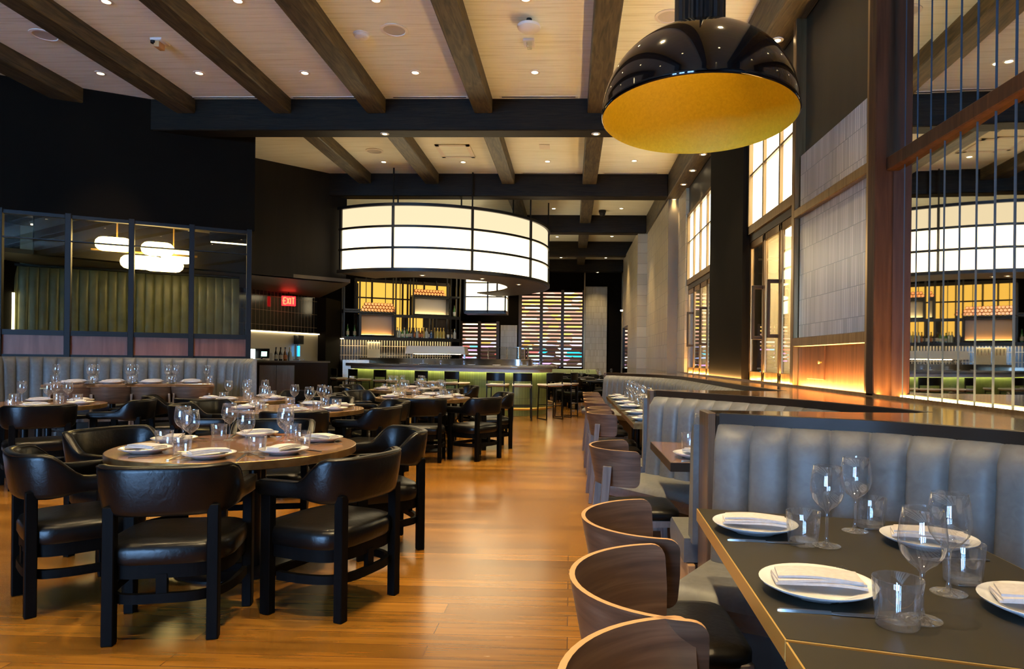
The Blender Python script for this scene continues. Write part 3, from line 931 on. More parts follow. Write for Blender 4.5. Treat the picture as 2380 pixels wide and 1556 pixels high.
cap = lambda L, r: [(0.0, -L / 2), (r * 0.5, -L / 2 + r * 0.13), (r * 0.87, -L / 2 + r * 0.5), (r, -L / 2 + r), (r, L / 2 - r), (r * 0.87, L / 2 - r * 0.5), (r * 0.5, L / 2 - r * 0.13), (0.0, L / 2)]
glow = emis('capsule_opal', (1.0, 0.66, 0.26), 22.0)
for (u, v, z, L) in ((-0.42, -0.18, 0.10, 0.52), (0.18, -0.15, 0.08, 0.48), (0.45, 0.2, 0.02, 0.5), (-0.05, 0.0, -0.14, 0.62), (0.25, 0.05, -0.15, 0.6)):
    g = MB()
    g.T = Matrix.Translation((u, v, z)) @ Matrix.Rotation(PI / 2, 4, 'Y')
    g.lathe(cap(L, 0.115), (0, 0, 0), 20)
    g.build('capsule', glow, t, smooth=60)
MB().tube([(-0.75, 0, 0.02), (0.75, 0, 0.02)], 0.018, 8).tube([(-0.4, 0, 0.02), (-0.4, 0, 0.53)], 0.012, 8).tube([(0.4, 0, 0.02), (0.4, 0, 0.53)], 0.012, 8).build('carrier_bar', 'brass', t)
for (u0, u1, v, z) in ((-4.5, -3.0, 1.0, 3.42), (-3.2, -2.0, 2.2, 3.38), (-0.6, 0.0, 2.0, 3.30)):
    t = thing('linear_ceiling_light', ('thin line light under the private room ceiling, %s' % {1.0: 'by the left edge', 2.2: 'over the padded wall', 2.0: 'at the right end'}[v]), 'light')
    g = MB(); g.T = WL
    g.box(u0, u1, v, v + 0.025, z, z + 0.02)
    g.build('strip', 'led_white', t, smooth=0)
    g = MB(); g.T = WL
    g.box(u0 - 0.02, u1 + 0.02, v - 0.01, v + 0.035, z + 0.02, 3.48)
    g.build('housing', 'steel_black', t, smooth=0)
t = thing('upright_tube_light', 'slim upright white tube light standing against the green padded wall', 'light')
p = wl(-3.55, 2.86)
MB().tube([(p.x, p.y, 1.62), (p.x, p.y, 2.32)], 0.02, 10).build('tube', 'led_white', t)
MB().tube([(p.x, p.y, 0.0), (p.x, p.y, 1.62)], 0.015, 8).build('stand', 'steel_black', t)

# ================================================================ downlights and small ceiling things
def downlight(name, r, lens_m):
    t = thing(name, '', 'light')
    MB().lathe([(r + 0.028, 0.0), (r + 0.028, -0.006), (r, -0.010), (r - 0.004, 0.0)], (0, 0, 0), 20).build('trim_ring', 'white_trim', t)
    MB().lathe([(0.0, -0.004), (r, -0.004), (r, 0.0), (0.0, 0.0)], (0, 0, 0), 20).build('lens', lens_m, t)
    return t
dl = Proto(lambda: downlight('recessed_downlight', 0.043, 'lens'))
bl = Proto(lambda: downlight('beam_spotlight', 0.035, 'lens'))
def spot(par, energy, ang=64, blend=0.7, aim=(0, 0, 0)):
    d = bpy.data.lights.new('downlight_beam', 'SPOT')
    d.energy = energy
    d.color = WARM
    d.spot_size = math.radians(ang)
    d.spot_blend = blend
    d.shadow_soft_size = 0.045
    o = bpy.data.objects.new('downlight_beam', d)
    C.objects.link(o)
    o.parent = par
    o.location = (0, 0, -0.03)
    o.rotation_euler = aim
ORD = ['first', 'second', 'third', 'fourth', 'fifth', 'sixth', 'seventh', 'eighth', 'ninth', 'tenth', 'eleventh', 'twelfth']
COLN = {-6.22: 'by the left wall', -4.9: 'second bay from left', -3.5: 'third bay from left', -2.05: 'fourth bay from left', -0.5: 'bay over the aisle', 1.15: 'bay along the window wall'}
for yy, row in ((8.58, 'row just before the first beam'), (6.83, 'row at the top edge of the picture'), (5.05, 'row above the nearest round table'), (3.28, 'row above the nearest chairs'), (1.5, ''), (-0.3, ''), (-2.0, '')):
    for x, cn in COLN.items():
        if row:
            o = dl.put('small ceiling downlight, %s, %s' % (cn, row), (x, yy, ZC), 0, 'recessed ceiling downlights')
        else:
            o = dl.put('small recessed ceiling downlight out of view above the camera', (x, yy, ZC), 0, 'recessed ceiling downlights')
        if (x < 1 or yy > 6) and (yy > 4 or x == -0.5):
            spot(o, K_SPOT * (2.4 if x == -0.5 else (0.4 if yy < 6 else 1.0)))
for (x, yy, lab) in ((-3.57, 12.5, 'over the left end of the drum lantern'), (-2.06, 12.5, 'above the drum lantern rods'), (-0.47, 12.45, 'between the second beam and the lantern'), (1.14, 12.4, 'near the window wall before the second beam'),
                     (-0.45, 16.35, 'past the drum lantern, before the third beam'), (1.2, 16.3, 'beside the drum lantern by the window wall'),
                     (-0.44, 20.1, 'aisle side, before the fourth beam'), (1.2, 20.0, 'window side, before the fourth beam'), (-0.38, 24.2, 'aisle side of the last bay'), (1.24, 24.2, 'window side of the last bay'),
                     (-2.06, 10.6, 'first of the far bay, hidden by the first beam'), (-0.47, 10.6, 'hidden by the first beam over the aisle'), (1.14, 10.6, 'hidden by the first beam near the windows'), (-3.57, 10.6, 'hidden by the first beam over the left tables')):
    o = dl.put('small recessed ceiling downlight %s' % lab, (x, yy, ZC), 0, 'recessed ceiling downlights')
    spot(o, K_SPOT)
for i, yy in enumerate([6.80, 10.55, 11.45, 12.35, 13.5, 14.45, 15.35, 16.4, 17.6, 19.0]):
    o = bl.put('tiny spotlight in the window-wall beam, %s in line from the camera' % ORD[i], (2.05, yy, 4.55), 0, 'spotlights in the wall-side beam')
    if 6 < yy < 14:
        spot(o, K_SPOT * 0.30, 55)
for x, yy, lab in ((-2.73, 9.6, 'in the underside of the first cross beam left of the lantern'), (0.33, 9.6, 'in the underside of the first cross beam beside the big pendant')):
    bl.put('tiny spotlight %s' % lab, (x, yy, 4.55), 0, 'spotlights in the first cross beam')
for x, lab in ((0.97, 'tiled column beside the big louvred window'), (-2.40, 'tiled column between the louvred windows')):
    o = bl.put('added tiny spotlight under the fifth beam washing the %s' % lab, (x, 24.8, 4.55), 0, 'added spotlights washing the far columns')  # lamps added to warm the far tiled columns
    spot(o, K_SPOT * 0.6, 70, 0.9, (0.42, 0, 0))
def speaker():
    t = thing('ceiling_speaker', '', 'speaker')
    MB().lathe([(0.155, 0.0), (0.155, -0.008), (0.125, -0.012), (0.120, -0.002)], (0, 0, 0), 32).build('bezel', 'white_trim', t)
    MB().lathe([(0.0, -0.004), (0.12, -0.004), (0.12, 0.0), (0.0, 0.0)], (0, 0, 0), 32).build('grille', mat('speaker_mesh', (0.5, 0.48, 0.45), 0.7), t)
    return t
sp_ = Proto(speaker)
for x, yy, lab in ((-6.14, 7.55, 'at the left edge of the ceiling'), (-2.03, 7.47, 'beside the smoke detector'), (1.02, 7.2, 'half hidden by the big pendant'), (-3.55, 11.84, 'beyond the first cross beam')):
    sp_.put('round white flush ceiling speaker %s' % lab, (x, yy, ZC), 0, 'ceiling speakers')
t = thing('smoke_detector', 'small round white smoke detector beside the ceiling speaker', 'detector', (-2.43, 7.56, ZC))
MB().lathe([(0.0, -0.055), (0.045, -0.055), (0.075, -0.04), (0.085, -0.018), (0.095, -0.015), (0.095, 0.0)], (0, 0, 0), 28).build('dome', 'white_plastic', t)
MB().lathe([(0.0, -0.062), (0.014, -0.060), (0.016, -0.054)], (0.02, -0.03, 0), 12).build('sensor', 'white_trim', t)
t = thing('access_point', 'white rounded wireless unit hanging under the ceiling in the middle bay', 'wireless unit', (-0.49, 7.24, ZC))
MB().lathe([(0.0, -0.135), (0.09, -0.13), (0.125, -0.105), (0.13, -0.08), (0.10, -0.062), (0.0, -0.06)], (0, 0, 0), 32).build('shell', 'white_plastic', t)
MB().tube([(0, 0.0, -0.07), (0, 0, 0)], 0.03, 12).build('stem', 'frame_dark', t)
t = thing('alarm_strobe', 'square white alarm strobe below the wireless unit', 'alarm', (-0.52, 7.76, ZC))
MB().box(-0.065, 0.065, -0.09, 0.09, -0.03, 0.0).build('plate', 'white_plastic', t, bevel=0.006)
MB().prism([(-0.03, -0.07), (0.035, -0.07), (0.03, 0.02), (-0.025, 0.02)], -0.085, -0.03).build('strobe_lens', 'pane', t, bevel=0.006)
t = thing('alarm_strobe', 'white alarm strobe with dark round lens in the second bay from the left', 'alarm', (-4.87, 7.70, ZC))
MB().box(-0.07, 0.07, -0.09, 0.09, -0.03, 0.0).build('plate', 'white_plastic', t, bevel=0.006)
MB().prism([(-0.035, -0.07), (0.03, -0.07), (0.03, 0.05), (-0.03, 0.05)], -0.10, -0.03).build('strobe_lens', mat('amber_lens', (0.6, 0.35, 0.15), 0.2), t, bevel=0.006)
MB().lathe([(0.0, -0.06), (0.028, -0.058), (0.03, -0.03)], (-0.045, -0.06, 0), 14).build('sounder', 'frame_dark', t)
t = thing('dome_camera', 'small dark security camera under the ceiling beyond the second beam', 'camera', (0.75, 16.55, ZC))
MB().lathe([(0.0, -0.16), (0.05, -0.14), (0.075, -0.09), (0.075, -0.06), (0.09, -0.05), (0.09, 0.0)], (0, 0, 0), 20).build('dome', 'frame_dark', t)
t = thing('ceiling_hatch', 'square white framed access panel in the ceiling above the lantern', 'panel', (-2.09, 11.84, ZC))
MB().box(-0.27, 0.27, -0.33, 0.33, -0.006, 0.0).build('panel_door', 'ceiling', t)
g = MB()
for a in (-1, 1):
    g.box(a * 0.27 - 0.035, a * 0.27 + 0.035, -0.365, 0.365, -0.018, 0.0).box(-0.3, 0.3, a * 0.33 - 0.035, a * 0.33 + 0.035, -0.018, 0.0)
g.build('panel_frame', 'white_trim', t, smooth=0)
t = thing('cover_plate', 'small flat white plate in the ceiling just past the first cross beam', 'panel', (-0.49, 11.59, ZC))
MB().box(-0.09, 0.09, -0.12, 0.12, -0.012, 0.0).build('plate', 'white_trim', t)
sl = Proto(lambda: [thing('slot_diffuser', '', 'air vent')][0])
MB().box(-0.52, 0.52, -0.018, 0.018, -0.006, 0.0).build('slot', 'steel_black', sl.o)
MB().box(-0.55, 0.55, -0.03, -0.02, -0.008, 0.0).box(-0.55, 0.55, 0.02, 0.03, -0.008, 0.0).build('slot_border', 'white_trim', sl.o)
for x, yy, lab in ((-4.93, 9.40, 'in the second bay from the left'), (-3.48, 9.40, 'in the third bay from the left'), (-2.04, 9.40, 'in the fourth bay from the left'), (-0.49, 9.39, 'in the aisle bay'), (-0.47, 13.24, 'before the second beam in the aisle bay'), (1.15, 13.24, 'before the second beam by the windows')):
    sl.put('thin black slot air diffuser %s' % lab, (x, yy, ZC), 0, 'ceiling slot diffusers')

# ================================================================ big dome pendant
PX, PY_, PZ = 0.615, 3.30, 2.495
t = thing('dome_pendant', 'large glossy black dome pendant lamp with gold lining', 'lamp', (PX, PY_, PZ))
R_ = 0.474
T_ = Matrix.Rotation(math.radians(-3.2), 4, 'X') @ Matrix.Rotation(math.radians(0.8), 4, 'Y')
pr = []
for k in range(25):
    a = PI / 2 * k / 24
    pr.append((max(0.125, R_ * math.cos(a) ** 0.86), 0.015 + 0.405 * math.sin(a) ** 1.05))
g = MB(); g.T = T_
g.lathe([(R_ - 0.004, -0.006), (R_ + 0.002, 0.0)] + pr, (0, 0, 0), 96)
g.build('dome_shade', 'gloss_black', t, smooth=60)
g = MB(); g.T = T_
g.lathe([(R_ - 0.004, -0.006)] + [(max(0.02, r - 0.012), z - 0.010) for r, z in pr], (0, 0, 0), 96)
g.build('gold_lining', 'gold_lining', t, smooth=60)
g = MB(); g.T = T_
vs = []
for z in (0.405, 0.70):
    for k in range(72):
        a = 2 * PI * k / 72
        r = 0.124 if k % 4 < 2 else 0.112
        vs.append((r * math.cos(a), r * math.sin(a), z))
g.add(vs, [(k, (k + 1) % 72, 72 + (k + 1) % 72, 72 + k) for k in range(72)] + [tuple(range(72, 144))])
g.build('ribbed_neck', 'steel_black', t, smooth=20)
MB().tube([(0.02, 0.0, 0.69), (0.02, 0.0, ZC - PZ)], 0.018, 12).build('stem', 'steel_black', t)
MB().lathe([(0.0, 0.335), (0.05, 0.34), (0.075, 0.36), (0.06, 0.39), (0.0, 0.395)], (0, 0, 0), 24).build('bulb', emis('pendant_bulb', (1.0, 0.75, 0.35), 7.0), t, smooth=60)

# ================================================================ drum lantern over the bar
DC = (-3.25, 15.6)
t = thing('drum_lantern', 'huge drum lantern of glowing panels in a black frame hung over the bar', 'lamp', (DC[0], DC[1], 0))
RD = 2.70
ANG = [-121, -95, -62, -29, 4, 37, 62]
ZS = [3.03, 3.447, 3.864, 4.28]
def arcpt(r, a, z):
    return (r * math.cos(math.radians(a)), r * math.sin(math.radians(a)), z)
def arcshell(g, r0, r1, a0, a1, z0, z1, n=None):
    n = n or max(2, int(abs(a1 - a0) / 3))
    g.rings([[arcpt(r0, a0 + (a1 - a0) * k / n, z0), arcpt(r1, a0 + (a1 - a0) * k / n, z0), arcpt(r1, a0 + (a1 - a0) * k / n, z1), arcpt(r0, a0 + (a1 - a0) * k / n, z1)] for k in range(n + 1)])
for i in range(len(ANG) - 1):
    for k in range(3):
        g = MB()
        arcshell(g, RD - 0.03, RD - 0.01, ANG[i] + 0.5, ANG[i + 1] - 0.5, ZS[k] + 0.02, ZS[k + 1] - 0.02)
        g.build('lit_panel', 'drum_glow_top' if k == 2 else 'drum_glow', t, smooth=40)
g = MB()
for z in ZS[1:3]:
    arcshell(g, RD - 0.03, RD + 0.03, -122.0, 62, z - 0.022, z + 0.022)
arcshell(g, RD - 0.05, RD + 0.045, -122.5, 62, ZS[3] - 0.02, ZS[3] + 0.035)
arcshell(g, RD - 0.05, RD + 0.045, -122.5, 62, ZS[0] - 0.045, ZS[0] + 0.02)
g.build('hoops', 'steel_black', t, smooth=30)
for a in ANG:
    g = MB()
    arcshell(g, RD - 0.04, RD + 0.03, a - 0.5, a + 0.5, ZS[0] - 0.03, ZS[3] + 0.03, 1)
    g.build('upright', 'steel_black', t, smooth=0)
g = MB()
arcshell(g, RD - 0.95, RD - 0.02, -122, 62, ZS[0] - 0.05, ZS[0] - 0.02)
g.build('underside', mat('lantern_underside', (0.085, 0.065, 0.04), 0.5), t, smooth=30)
g = MB()
arcshell(g, RD - 0.95, RD - 0.02, -122, 62, ZS[3] + 0.0, ZS[3] + 0.03)
g.build('top_cover', 'steel_black', t, smooth=30)
for a0, a1 in ():
    g = MB()
    arcshell(g, RD - 0.95, RD - 0.93, a0 + 0.8, a1 - 0.8, ZS[0], ZS[3])
    g.build('inner_panel', 'drum_glow', t, smooth=40)
for a, pos in ((-84, 'left'), (-50, 'middle'), (-16, 'right')):
    p = arcpt(RD - 0.55, a, 0)
    o = bl.put('tiny downlight under the rim of the drum lantern, %s of three' % pos, (DC[0] + p[0], DC[1] + p[1], ZS[0] - 0.05), 0, 'downlights under the drum lantern')
    spot(o, K_SPOT * 1.0, 90)
for a, r, zz in ((-95, RD, ZC), (-62, RD, ZC), (-96.5, RD - 0.42, ZC), (-64, RD - 0.45, ZC), (-29, RD, ZC), (-29, RD - 0.45, ZC), (4, RD, ZC)):
    p = arcpt(r, a, 0)
    MB().tube([(p[0], p[1], ZS[3]), (p[0], p[1], zz)], 0.016, 8).build('hanging_rod', 'steel_black', t)
# lantern box behind the bar
t = thing('box_lantern', 'smaller square lantern of glowing panels hanging behind the drum', 'lamp')
X0, X1, Y0, Y1, Z0, Z1 = -3.08, -1.92, 19.4, 20.1, 2.70, 4.35
for i, (a, c) in enumerate(((X0, -2.45), (-2.42, X1))):
    for k in range(4):
        za, zc = Z0 + 0.41 * k, Z0 + 0.41 * k + 0.38
        MB().box(a + 0.01, c - 0.01, Y0, Y0 + 0.02, za, zc).build('lit_panel', 'drum_glow', t, smooth=0)
for k in range(4):
    MB().box(X1 - 0.02, X1, Y0 + 0.05, Y1, Z0 + 0.41 * k, Z0 + 0.41 * k + 0.38).build('lit_panel', 'drum_glow', t, smooth=0)
g = MB()
for x in (X0 - 0.03, -2.435, X1):
    g.box(x - 0.02, x + 0.02, Y0 - 0.03, Y0 + 0.03, Z0 - 0.06, Z1)
g.box(X1 - 0.01, X1 + 0.03, Y1 - 0.02, Y1 + 0.02, Z0 - 0.06, Z1)
for k in range(5):
    g.box(X0 - 0.04, X1 + 0.03, Y0 - 0.03, Y0 + 0.02, Z0 + 0.41 * k - 0.025, Z0 + 0.41 * k + 0.005)
    g.box(X1 - 0.02, X1 + 0.03, Y0 - 0.03, Y1 + 0.02, Z0 + 0.41 * k - 0.025, Z0 + 0.41 * k + 0.005)
g.box(X0 - 0.04, X1 + 0.03, Y0 - 0.03, Y1, Z0 - 0.09, Z0 - 0.03)
g.build('lantern_frame', 'steel_black', t, smooth=0)
MB().tube([(-2.5, 19.75, Z1), (-2.5, 19.75, ZC)], 0.02, 8).build('hanging_rod', 'steel_black', t)
# thin line pendant by the far windows
t = thing('line_pendant', 'thin glowing bar pendant near the far corner windows', 'lamp', (2.05, 23.0, 3.0))
MB().tube([(-0.35, 0, 0), (0.75, 0, 0)], 0.025, 8).build('light_bar', 'led_white', t)
MB().tube([(-0.2, 0, 0.02), (0.1, 0, 2.0)], 0.004, 6).tube([(0.6, 0, 0.02), (0.6, 0, 2.0)], 0.004, 6).build('wire', 'steel_black', t)

# ================================================================ exit sign
xp = EX @ Vector((0.98, -0.30, 2.62))
t = thing('exit_sign', 'red lit EXIT sign hanging under the low soffit', 'sign', xp, 0.52)
MB().box(-0.155, 0.155, -0.03, 0.03, -0.115, 0.115).build('sign_face', 'red_sign', t, bevel=0.005, seg=1)
LET = {'E': [((0, 0), (0, 1)), ((0, 0), (.6, 0)), ((0, .5), (.5, .5)), ((0, 1), (.6, 1))], 'X': [((0, 0), (.62, 1)), ((0, 1), (.62, 0))],
       'I': [((.1, 0), (.1, 1))], 'T': [((.32, 0), (.32, 1)), ((0, 1), (.64, 1))]}
x = -0.115
for ch, wd in (('E', 0.66), ('X', 0.70), ('I', 0.28), ('T', 0.66)):
    g = MB()
    for (a, c) in LET[ch]:
        q = 0.150
        g.bar((x + a[0] * q * 0.60, -0.033, -0.075 + a[1] * q), (x + c[0] * q * 0.60, -0.033, -0.075 + c[1] * q), 0.006, 0.026, side=(0, 1, 0))
    g.build('letter', 'red_letter', t, smooth=0)
    x += wd * 0.150 * 0.60 + 0.012
MB().bar((-0.125, -0.033, 0.0), (-0.142, -0.033, 0.012), 0.006, 0.010, side=(0, 1, 0)).bar((-0.125, -0.033, 0.0), (-0.142, -0.033, -0.012), 0.006, 0.010, side=(0, 1, 0)).build('arrow', 'red_letter', t, smooth=0)
MB().tube([(0, 0, 0.115), (0, 0, 0.215)], 0.012, 8).build('stem', 'steel_black', t)
# ================================================================ the bar
EDGE = smoothpath([(-6.6, 18.6), (-5.7, 17.6), (-4.8, 16.75), (-3.6, 15.95), (-2.6, 15.4), (-1.8, 15.0), (-1.2, 14.85), (-0.75, 15.0), (-0.45, 15.5), (-0.33, 16.3), (-0.42, 17.4), (-0.75, 18.6)])
EQ = resample(EDGE, 0.12)
EN = normals(EQ)      # to the right of travel: outwards, towards the stools
def sweep(g, prof, Q=EQ, N=EN):
    g.rings([[(p.x + n.x * a, p.y + n.y * a, z) for a, z in prof] for p, n in zip(Q, N)])
    return g
t = thing('bar_counter', 'long curved bar with green tiled front and grey stone top', 'bar')
sweep(MB(), [(0.0, 1.065), (0.012, 1.08), (0.012, 1.125), (0.0, 1.14), (-0.62, 1.14), (-0.62, 1.065)]).build('counter_top', 'counter_stone', t, smooth=40)
sweep(MB(), [(-0.22, 0.0), (-0.22, 1.02), (-0.50, 1.02), (-0.50, 0.0)]).build('tiled_front', 'green_tile', t, smooth=40)
sweep(MB(), [(-0.13, 0.985), (-0.12, 0.985), (-0.12, 1.064), (-0.5, 1.064), (-0.5, 1.02), (-0.13, 1.02)]).build('under_rail', 'white_trim', t, smooth=40)
sweep(MB(), [(-0.16, 1.010), (-0.16, 1.019), (-0.20, 1.019), (-0.20, 1.010)]).build('under_light', emis('bar_under_light', (0.95, 0.85, 0.35), 14.0), t, smooth=40)
i0 = len(EQ) // 2
MB().tube([(p.x + n.x * -0.05, p.y + n.y * -0.05, 0.17) for p, n in zip(EQ, EN)], 0.03, 10).build('foot_rail', 'brass', t, smooth=60)
sweep(MB(), [(-0.60, 1.14), (-0.60, 1.27), (-0.66, 1.27), (-0.66, 1.14)]).build('steel_upstand', 'steel', t, smooth=40)
sweep(MB(), [(-0.58, 1.27), (-0.58, 1.285), (-1.15, 1.285), (-1.15, 1.27)]).build('service_shelf', 'steel', t, smooth=40)
# glass guard on the right-hand run of the bar
GQ = [p for p in EQ[int(len(EQ) * 0.50):int(len(EQ) * 0.86)]]
GN = normals(GQ)
t = thing('glass_guard', 'clear glass guard with thin posts standing on the curved end of the bar', 'glass screen')
sweep(MB(), [(-0.70, 1.30), (-0.70, 1.56), (-0.706, 1.56), (-0.706, 1.30)], GQ, GN).build('guard_glass', 'pane', t, smooth=40)
sweep(MB(), [(-0.695, 1.56), (-0.695, 1.572), (-0.715, 1.572), (-0.715, 1.56)], GQ, GN).build('guard_rail', 'steel', t, smooth=40)
for k in range(0, len(GQ), max(1, len(GQ) // 6)):
    p, n = GQ[k], GN[k]
    MB().tube([(p.x - n.x * 0.703, p.y - n.y * 0.703, 1.285), (p.x - n.x * 0.703, p.y - n.y * 0.703, 1.565)], 0.011, 8).build('post', 'steel', t)
# heat-lamp hood
t = thing('heat_hood', 'long pale metal hood on steel legs standing above the bar', 'hood', (-3.42, 16.95, -0.20), -0.08)
g = MB()
g.add([(-0.78, -0.16, 1.60), (0.78, -0.16, 1.60), (0.78, 0.26, 1.60), (-0.78, 0.26, 1.60), (-0.76, -0.10, 1.80), (0.74, -0.10, 1.80), (0.74, 0.26, 1.80), (-0.76, 0.26, 1.80)],
      [(3, 2, 1, 0), (4, 5, 6, 7), (0, 1, 5, 4), (1, 2, 6, 5), (2, 3, 7, 6), (3, 0, 4, 7)])
g.build('hood_box', mat('pale_hood_enamel', (0.80, 0.74, 0.60), 0.4), t, smooth=0)
for x in (-0.7, 0.7):
    MB().box(x - 0.02, x + 0.02, 0.1, 0.14, 1.485, 1.60).build('leg', 'steel', t, smooth=0)
MB().box(-0.6, 0.6, -0.02, 0.12, 1.592, 1.599).build('heat_light', emis('hood_light', (1.0, 0.80, 0.50), 30.0), t, smooth=0)
# back bar --------------------------------------------------------------
BB = frame(-6.26, 18.0, math.atan(0.5))
def bbp(u, v, z=0):
    return BB @ Vector((u, v, z))
g = MB(); g.T = BB
g.box(-0.25, 3.3, 0.62, 0.75, 0, 1.83)
struct(g.build('wall_bar_splashback', 'splash_tile', smooth=0), 'dark tile with bright joints behind the bar')
g = MB(); g.T = BB
g.box(-0.25, 3.55, 1.5, 1.6, 0, ZC)
struct(g.build('wall_bar_back', 'black_wall', smooth=0))
t = thing('amber_light_wall', 'grid of backlit amber panels behind the bar shelving', 'light panel')
us = [0.55, 1.0, 1.9, 2.05, 2.55, 2.95, 3.3]
for i in range(len(us) - 1):
    for z0, z1 in ((2.05, 2.5), (2.54, 3.02), (3.06, 3.5)):
        if z0 < 2.5 and i not in (1, 3):
            continue
        g = MB(); g.T = BB
        g.box(us[i] + 0.02, us[i + 1] - 0.02, 1.10, 1.12, z0, z1)
        g.build('amber_panel', 'amber_glow', t, smooth=0)
g = MB(); g.T = BB
g.box(0.5, 3.35, 1.12, 1.2, 1.85, 3.6)
for u in us:
    g.box(u - 0.025, u + 0.025, 1.05, 1.13, 1.85, 3.6)
for z in (2.03, 2.52, 3.04, 3.52):
    g.box(0.5, 3.35, 1.05, 1.13, z - 0.02, z + 0.02)
g.build('panel_frame', 'rim_dark', t, smooth=0)
t = thing('bar_shelving', 'black metal back-bar shelving with two glowing display boxes and open shelves', 'shelving')
SH = [('low', 0.10, 3.40, 1.85), ('mid', 1.52, 3.40, 2.50), ('box', 0.10, 1.52, 2.56), ('top', 2.02, 3.40, 3.10), ('left', 0.10, 0.52, 2.62)]
for n, u0, u1, z in SH:
    g = MB(); g.T = BB
    g.box(u0, u1, 0.18, 0.62, z - 0.025, z + 0.02)
    g.build('shelf', 'steel_black', t, smooth=0)
g = MB(); g.T = BB
g.box(0.10, 3.42, 0.165, 0.18, 1.775, 1.872)
g.build('shelf_lip', 'steel_black', t, smooth=0)
g = MB(); g.T = BB
g.box(1.56, 3.38, 0.20, 0.215, 2.462, 2.472)
g.build('added_bottle_light', emis('bottle_light_led', (1.0, 0.8, 0.5), 22.0), t, smooth=0)  # added strip that brightens the bottles from the front
g = MB(); g.T = BB
g.box(1.52, 3.42, 0.165, 0.18, 2.44, 2.525)
g.build('shelf_lip', 'steel_black', t, smooth=0)
g = MB(); g.T = BB
for u, z0, z1 in ((0.10, 1.82, 3.4), (0.52, 1.82, 3.4), (1.52, 1.82, 3.6), (2.02, 1.82, 3.6), (3.13, 1.82, 3.75), (3.42, 1.82, 3.75), (2.62, 1.84, 2.5)):
    g.box(u - 0.018, u + 0.018, 0.18, 0.23, z0, z1).box(u - 0.018, u + 0.018, 0.57, 0.62, z0, z1)
for u in (0.75, 1.3, 1.72, 2.2, 2.8):
    g.box(u - 0.010, u + 0.010, 0.58, 0.60, 1.85, 3.6)
g.build('uprights', 'steel_black', t, smooth=0)
def glowbox(u0, u1, z0, z1, top, bot):
    g = MB(); g.T = BB
    g.box(u0, u1, 0.20, 0.60, z0, z0 + 0.03).box(u0, u1, 0.20, 0.60, z1 - 0.03, z1)
    g.box(u0, u0 + 0.03, 0.20, 0.60, z0, z1).box(u1 - 0.03, u1, 0.20, 0.60, z0, z1)
    f = g.build('display_box', 'steel_black', t, smooth=0)
    g = MB(); g.T = BB
    g.box(u0 + 0.03, u1 - 0.03, 0.50, 0.52, z0 + 0.03, z1 - 0.03)
    g.build('box_back', mat('box_back_%.1f' % u0, top, 0.35), f, smooth=0)
    g = MB(); g.T = BB
    g.box(u0 + 0.05, u1 - 0.05, 0.42, 0.46, z0 + 0.032, z0 + 0.045)
    g.build('box_light', emis('box_light_%.1f' % u0, bot, 9.0), f, smooth=0)
glowbox(0.54, 1.50, 1.90, 2.52, (0.62, 0.42, 0.30), (1.0, 0.55, 0.12))
glowbox(2.04, 3.10, 2.54, 3.07, (0.66, 0.56, 0.42), (1.0, 0.78, 0.35))
t2 = thing('splashback_light', 'warm strip light under the back-bar shelving, washing the tile', 'light')
g = MB(); g.T = BB
g.box(0.0, 3.3, 0.50, 0.53, 1.805, 1.815)
g.build('strip', emis('splash_led', (1.0, 0.78, 0.42), 30.0), t2, smooth=0)
num = ['first', 'second', 'third', 'fourth', 'fifth', 'sixth', 'seventh', 'eighth', 'ninth', 'tenth', 'eleventh', 'twelfth']
# copper mugs in two stacked heaps
def mug():
    t = thing('copper_cup', '', 'cup')
    g = MB(); g.T = Matrix.Rotation(PI / 2, 4, 'X')
    g.lathe([(0.0, 0.05), (0.038, 0.05), (0.047, 0.035), (0.048, -0.03), (0.042, -0.05), (0.038, -0.05), (0.036, 0.03), (0.0, 0.03)], (0, 0, 0), 14)
    g.build('cup_body', 'copper', t, smooth=50)
    return t
mg = Proto(mug)
cnt = ['bottom', 'middle', 'top']
for k in range(3):
    for i in range(11 - k):
        p = bbp(0.62 + 0.089 * i + 0.045 * k, 0.36, 2.585 + 0.05 + 0.083 * k)
        mg.put('copper cup on the lower heap above the left display box, %s row, %s from left' % (cnt[k], num[i]), p, math.atan(0.5), 'copper cups on the lower heap')
for k in range(2):
    for i in range(11 - k):
        p = bbp(2.08 + 0.088 * i + 0.045 * k, 0.36, 3.12 + 0.05 + 0.083 * k)
        mg.put('copper cup on the upper heap above the right display box, %s row, %s from left' % (cnt[k * 2], num[i]), p, math.atan(0.5), 'copper cups on the upper heap')
# bottles
def bottle(kind, glass, lab, h=0.30, r=0.038):
    def make():
        t = thing('liquor_bottle', '', 'bottle')
        if kind == 'wine':
            pf = [(0.0, 0.0), (r, 0.0), (r, h * 0.58), (r * 0.75, h * 0.68), (0.014, h * 0.78), (0.013, h * 0.96), (0.0, h * 0.96)]
        elif kind == 'square':
            pf = [(0.0, 0.0), (r * 1.15, 0.0), (r * 1.2, h * 0.55), (r * 0.9, h * 0.66), (0.016, h * 0.72), (0.015, h * 0.92), (0.0, h * 0.92)]
        else:
            pf = [(0.0, 0.0), (r, 0.0), (r * 1.08, h * 0.45), (r * 0.8, h * 0.62), (0.016, h * 0.75), (0.015, h * 0.94), (0.0, h * 0.94)]
        MB().lathe(pf, (0, 0, 0), 14).build('bottle_body', glass, t, smooth=50)
        MB().lathe([(0.0, h * 0.90), (0.017, h * 0.90), (0.017, h), (0.0, h)], (0, 0, 0), 10).build('cap', 'steel_black' if kind != 'square' else 'brass', t)
        MB().lathe([(r * 1.09, h * 0.12), (r * 1.13, h * 0.12), (r * 1.15, h * 0.42), (r * 1.1, h * 0.42)], (0, 0, 0), 14).build('bottle_label', lab, t)
        return t
    return Proto(make)
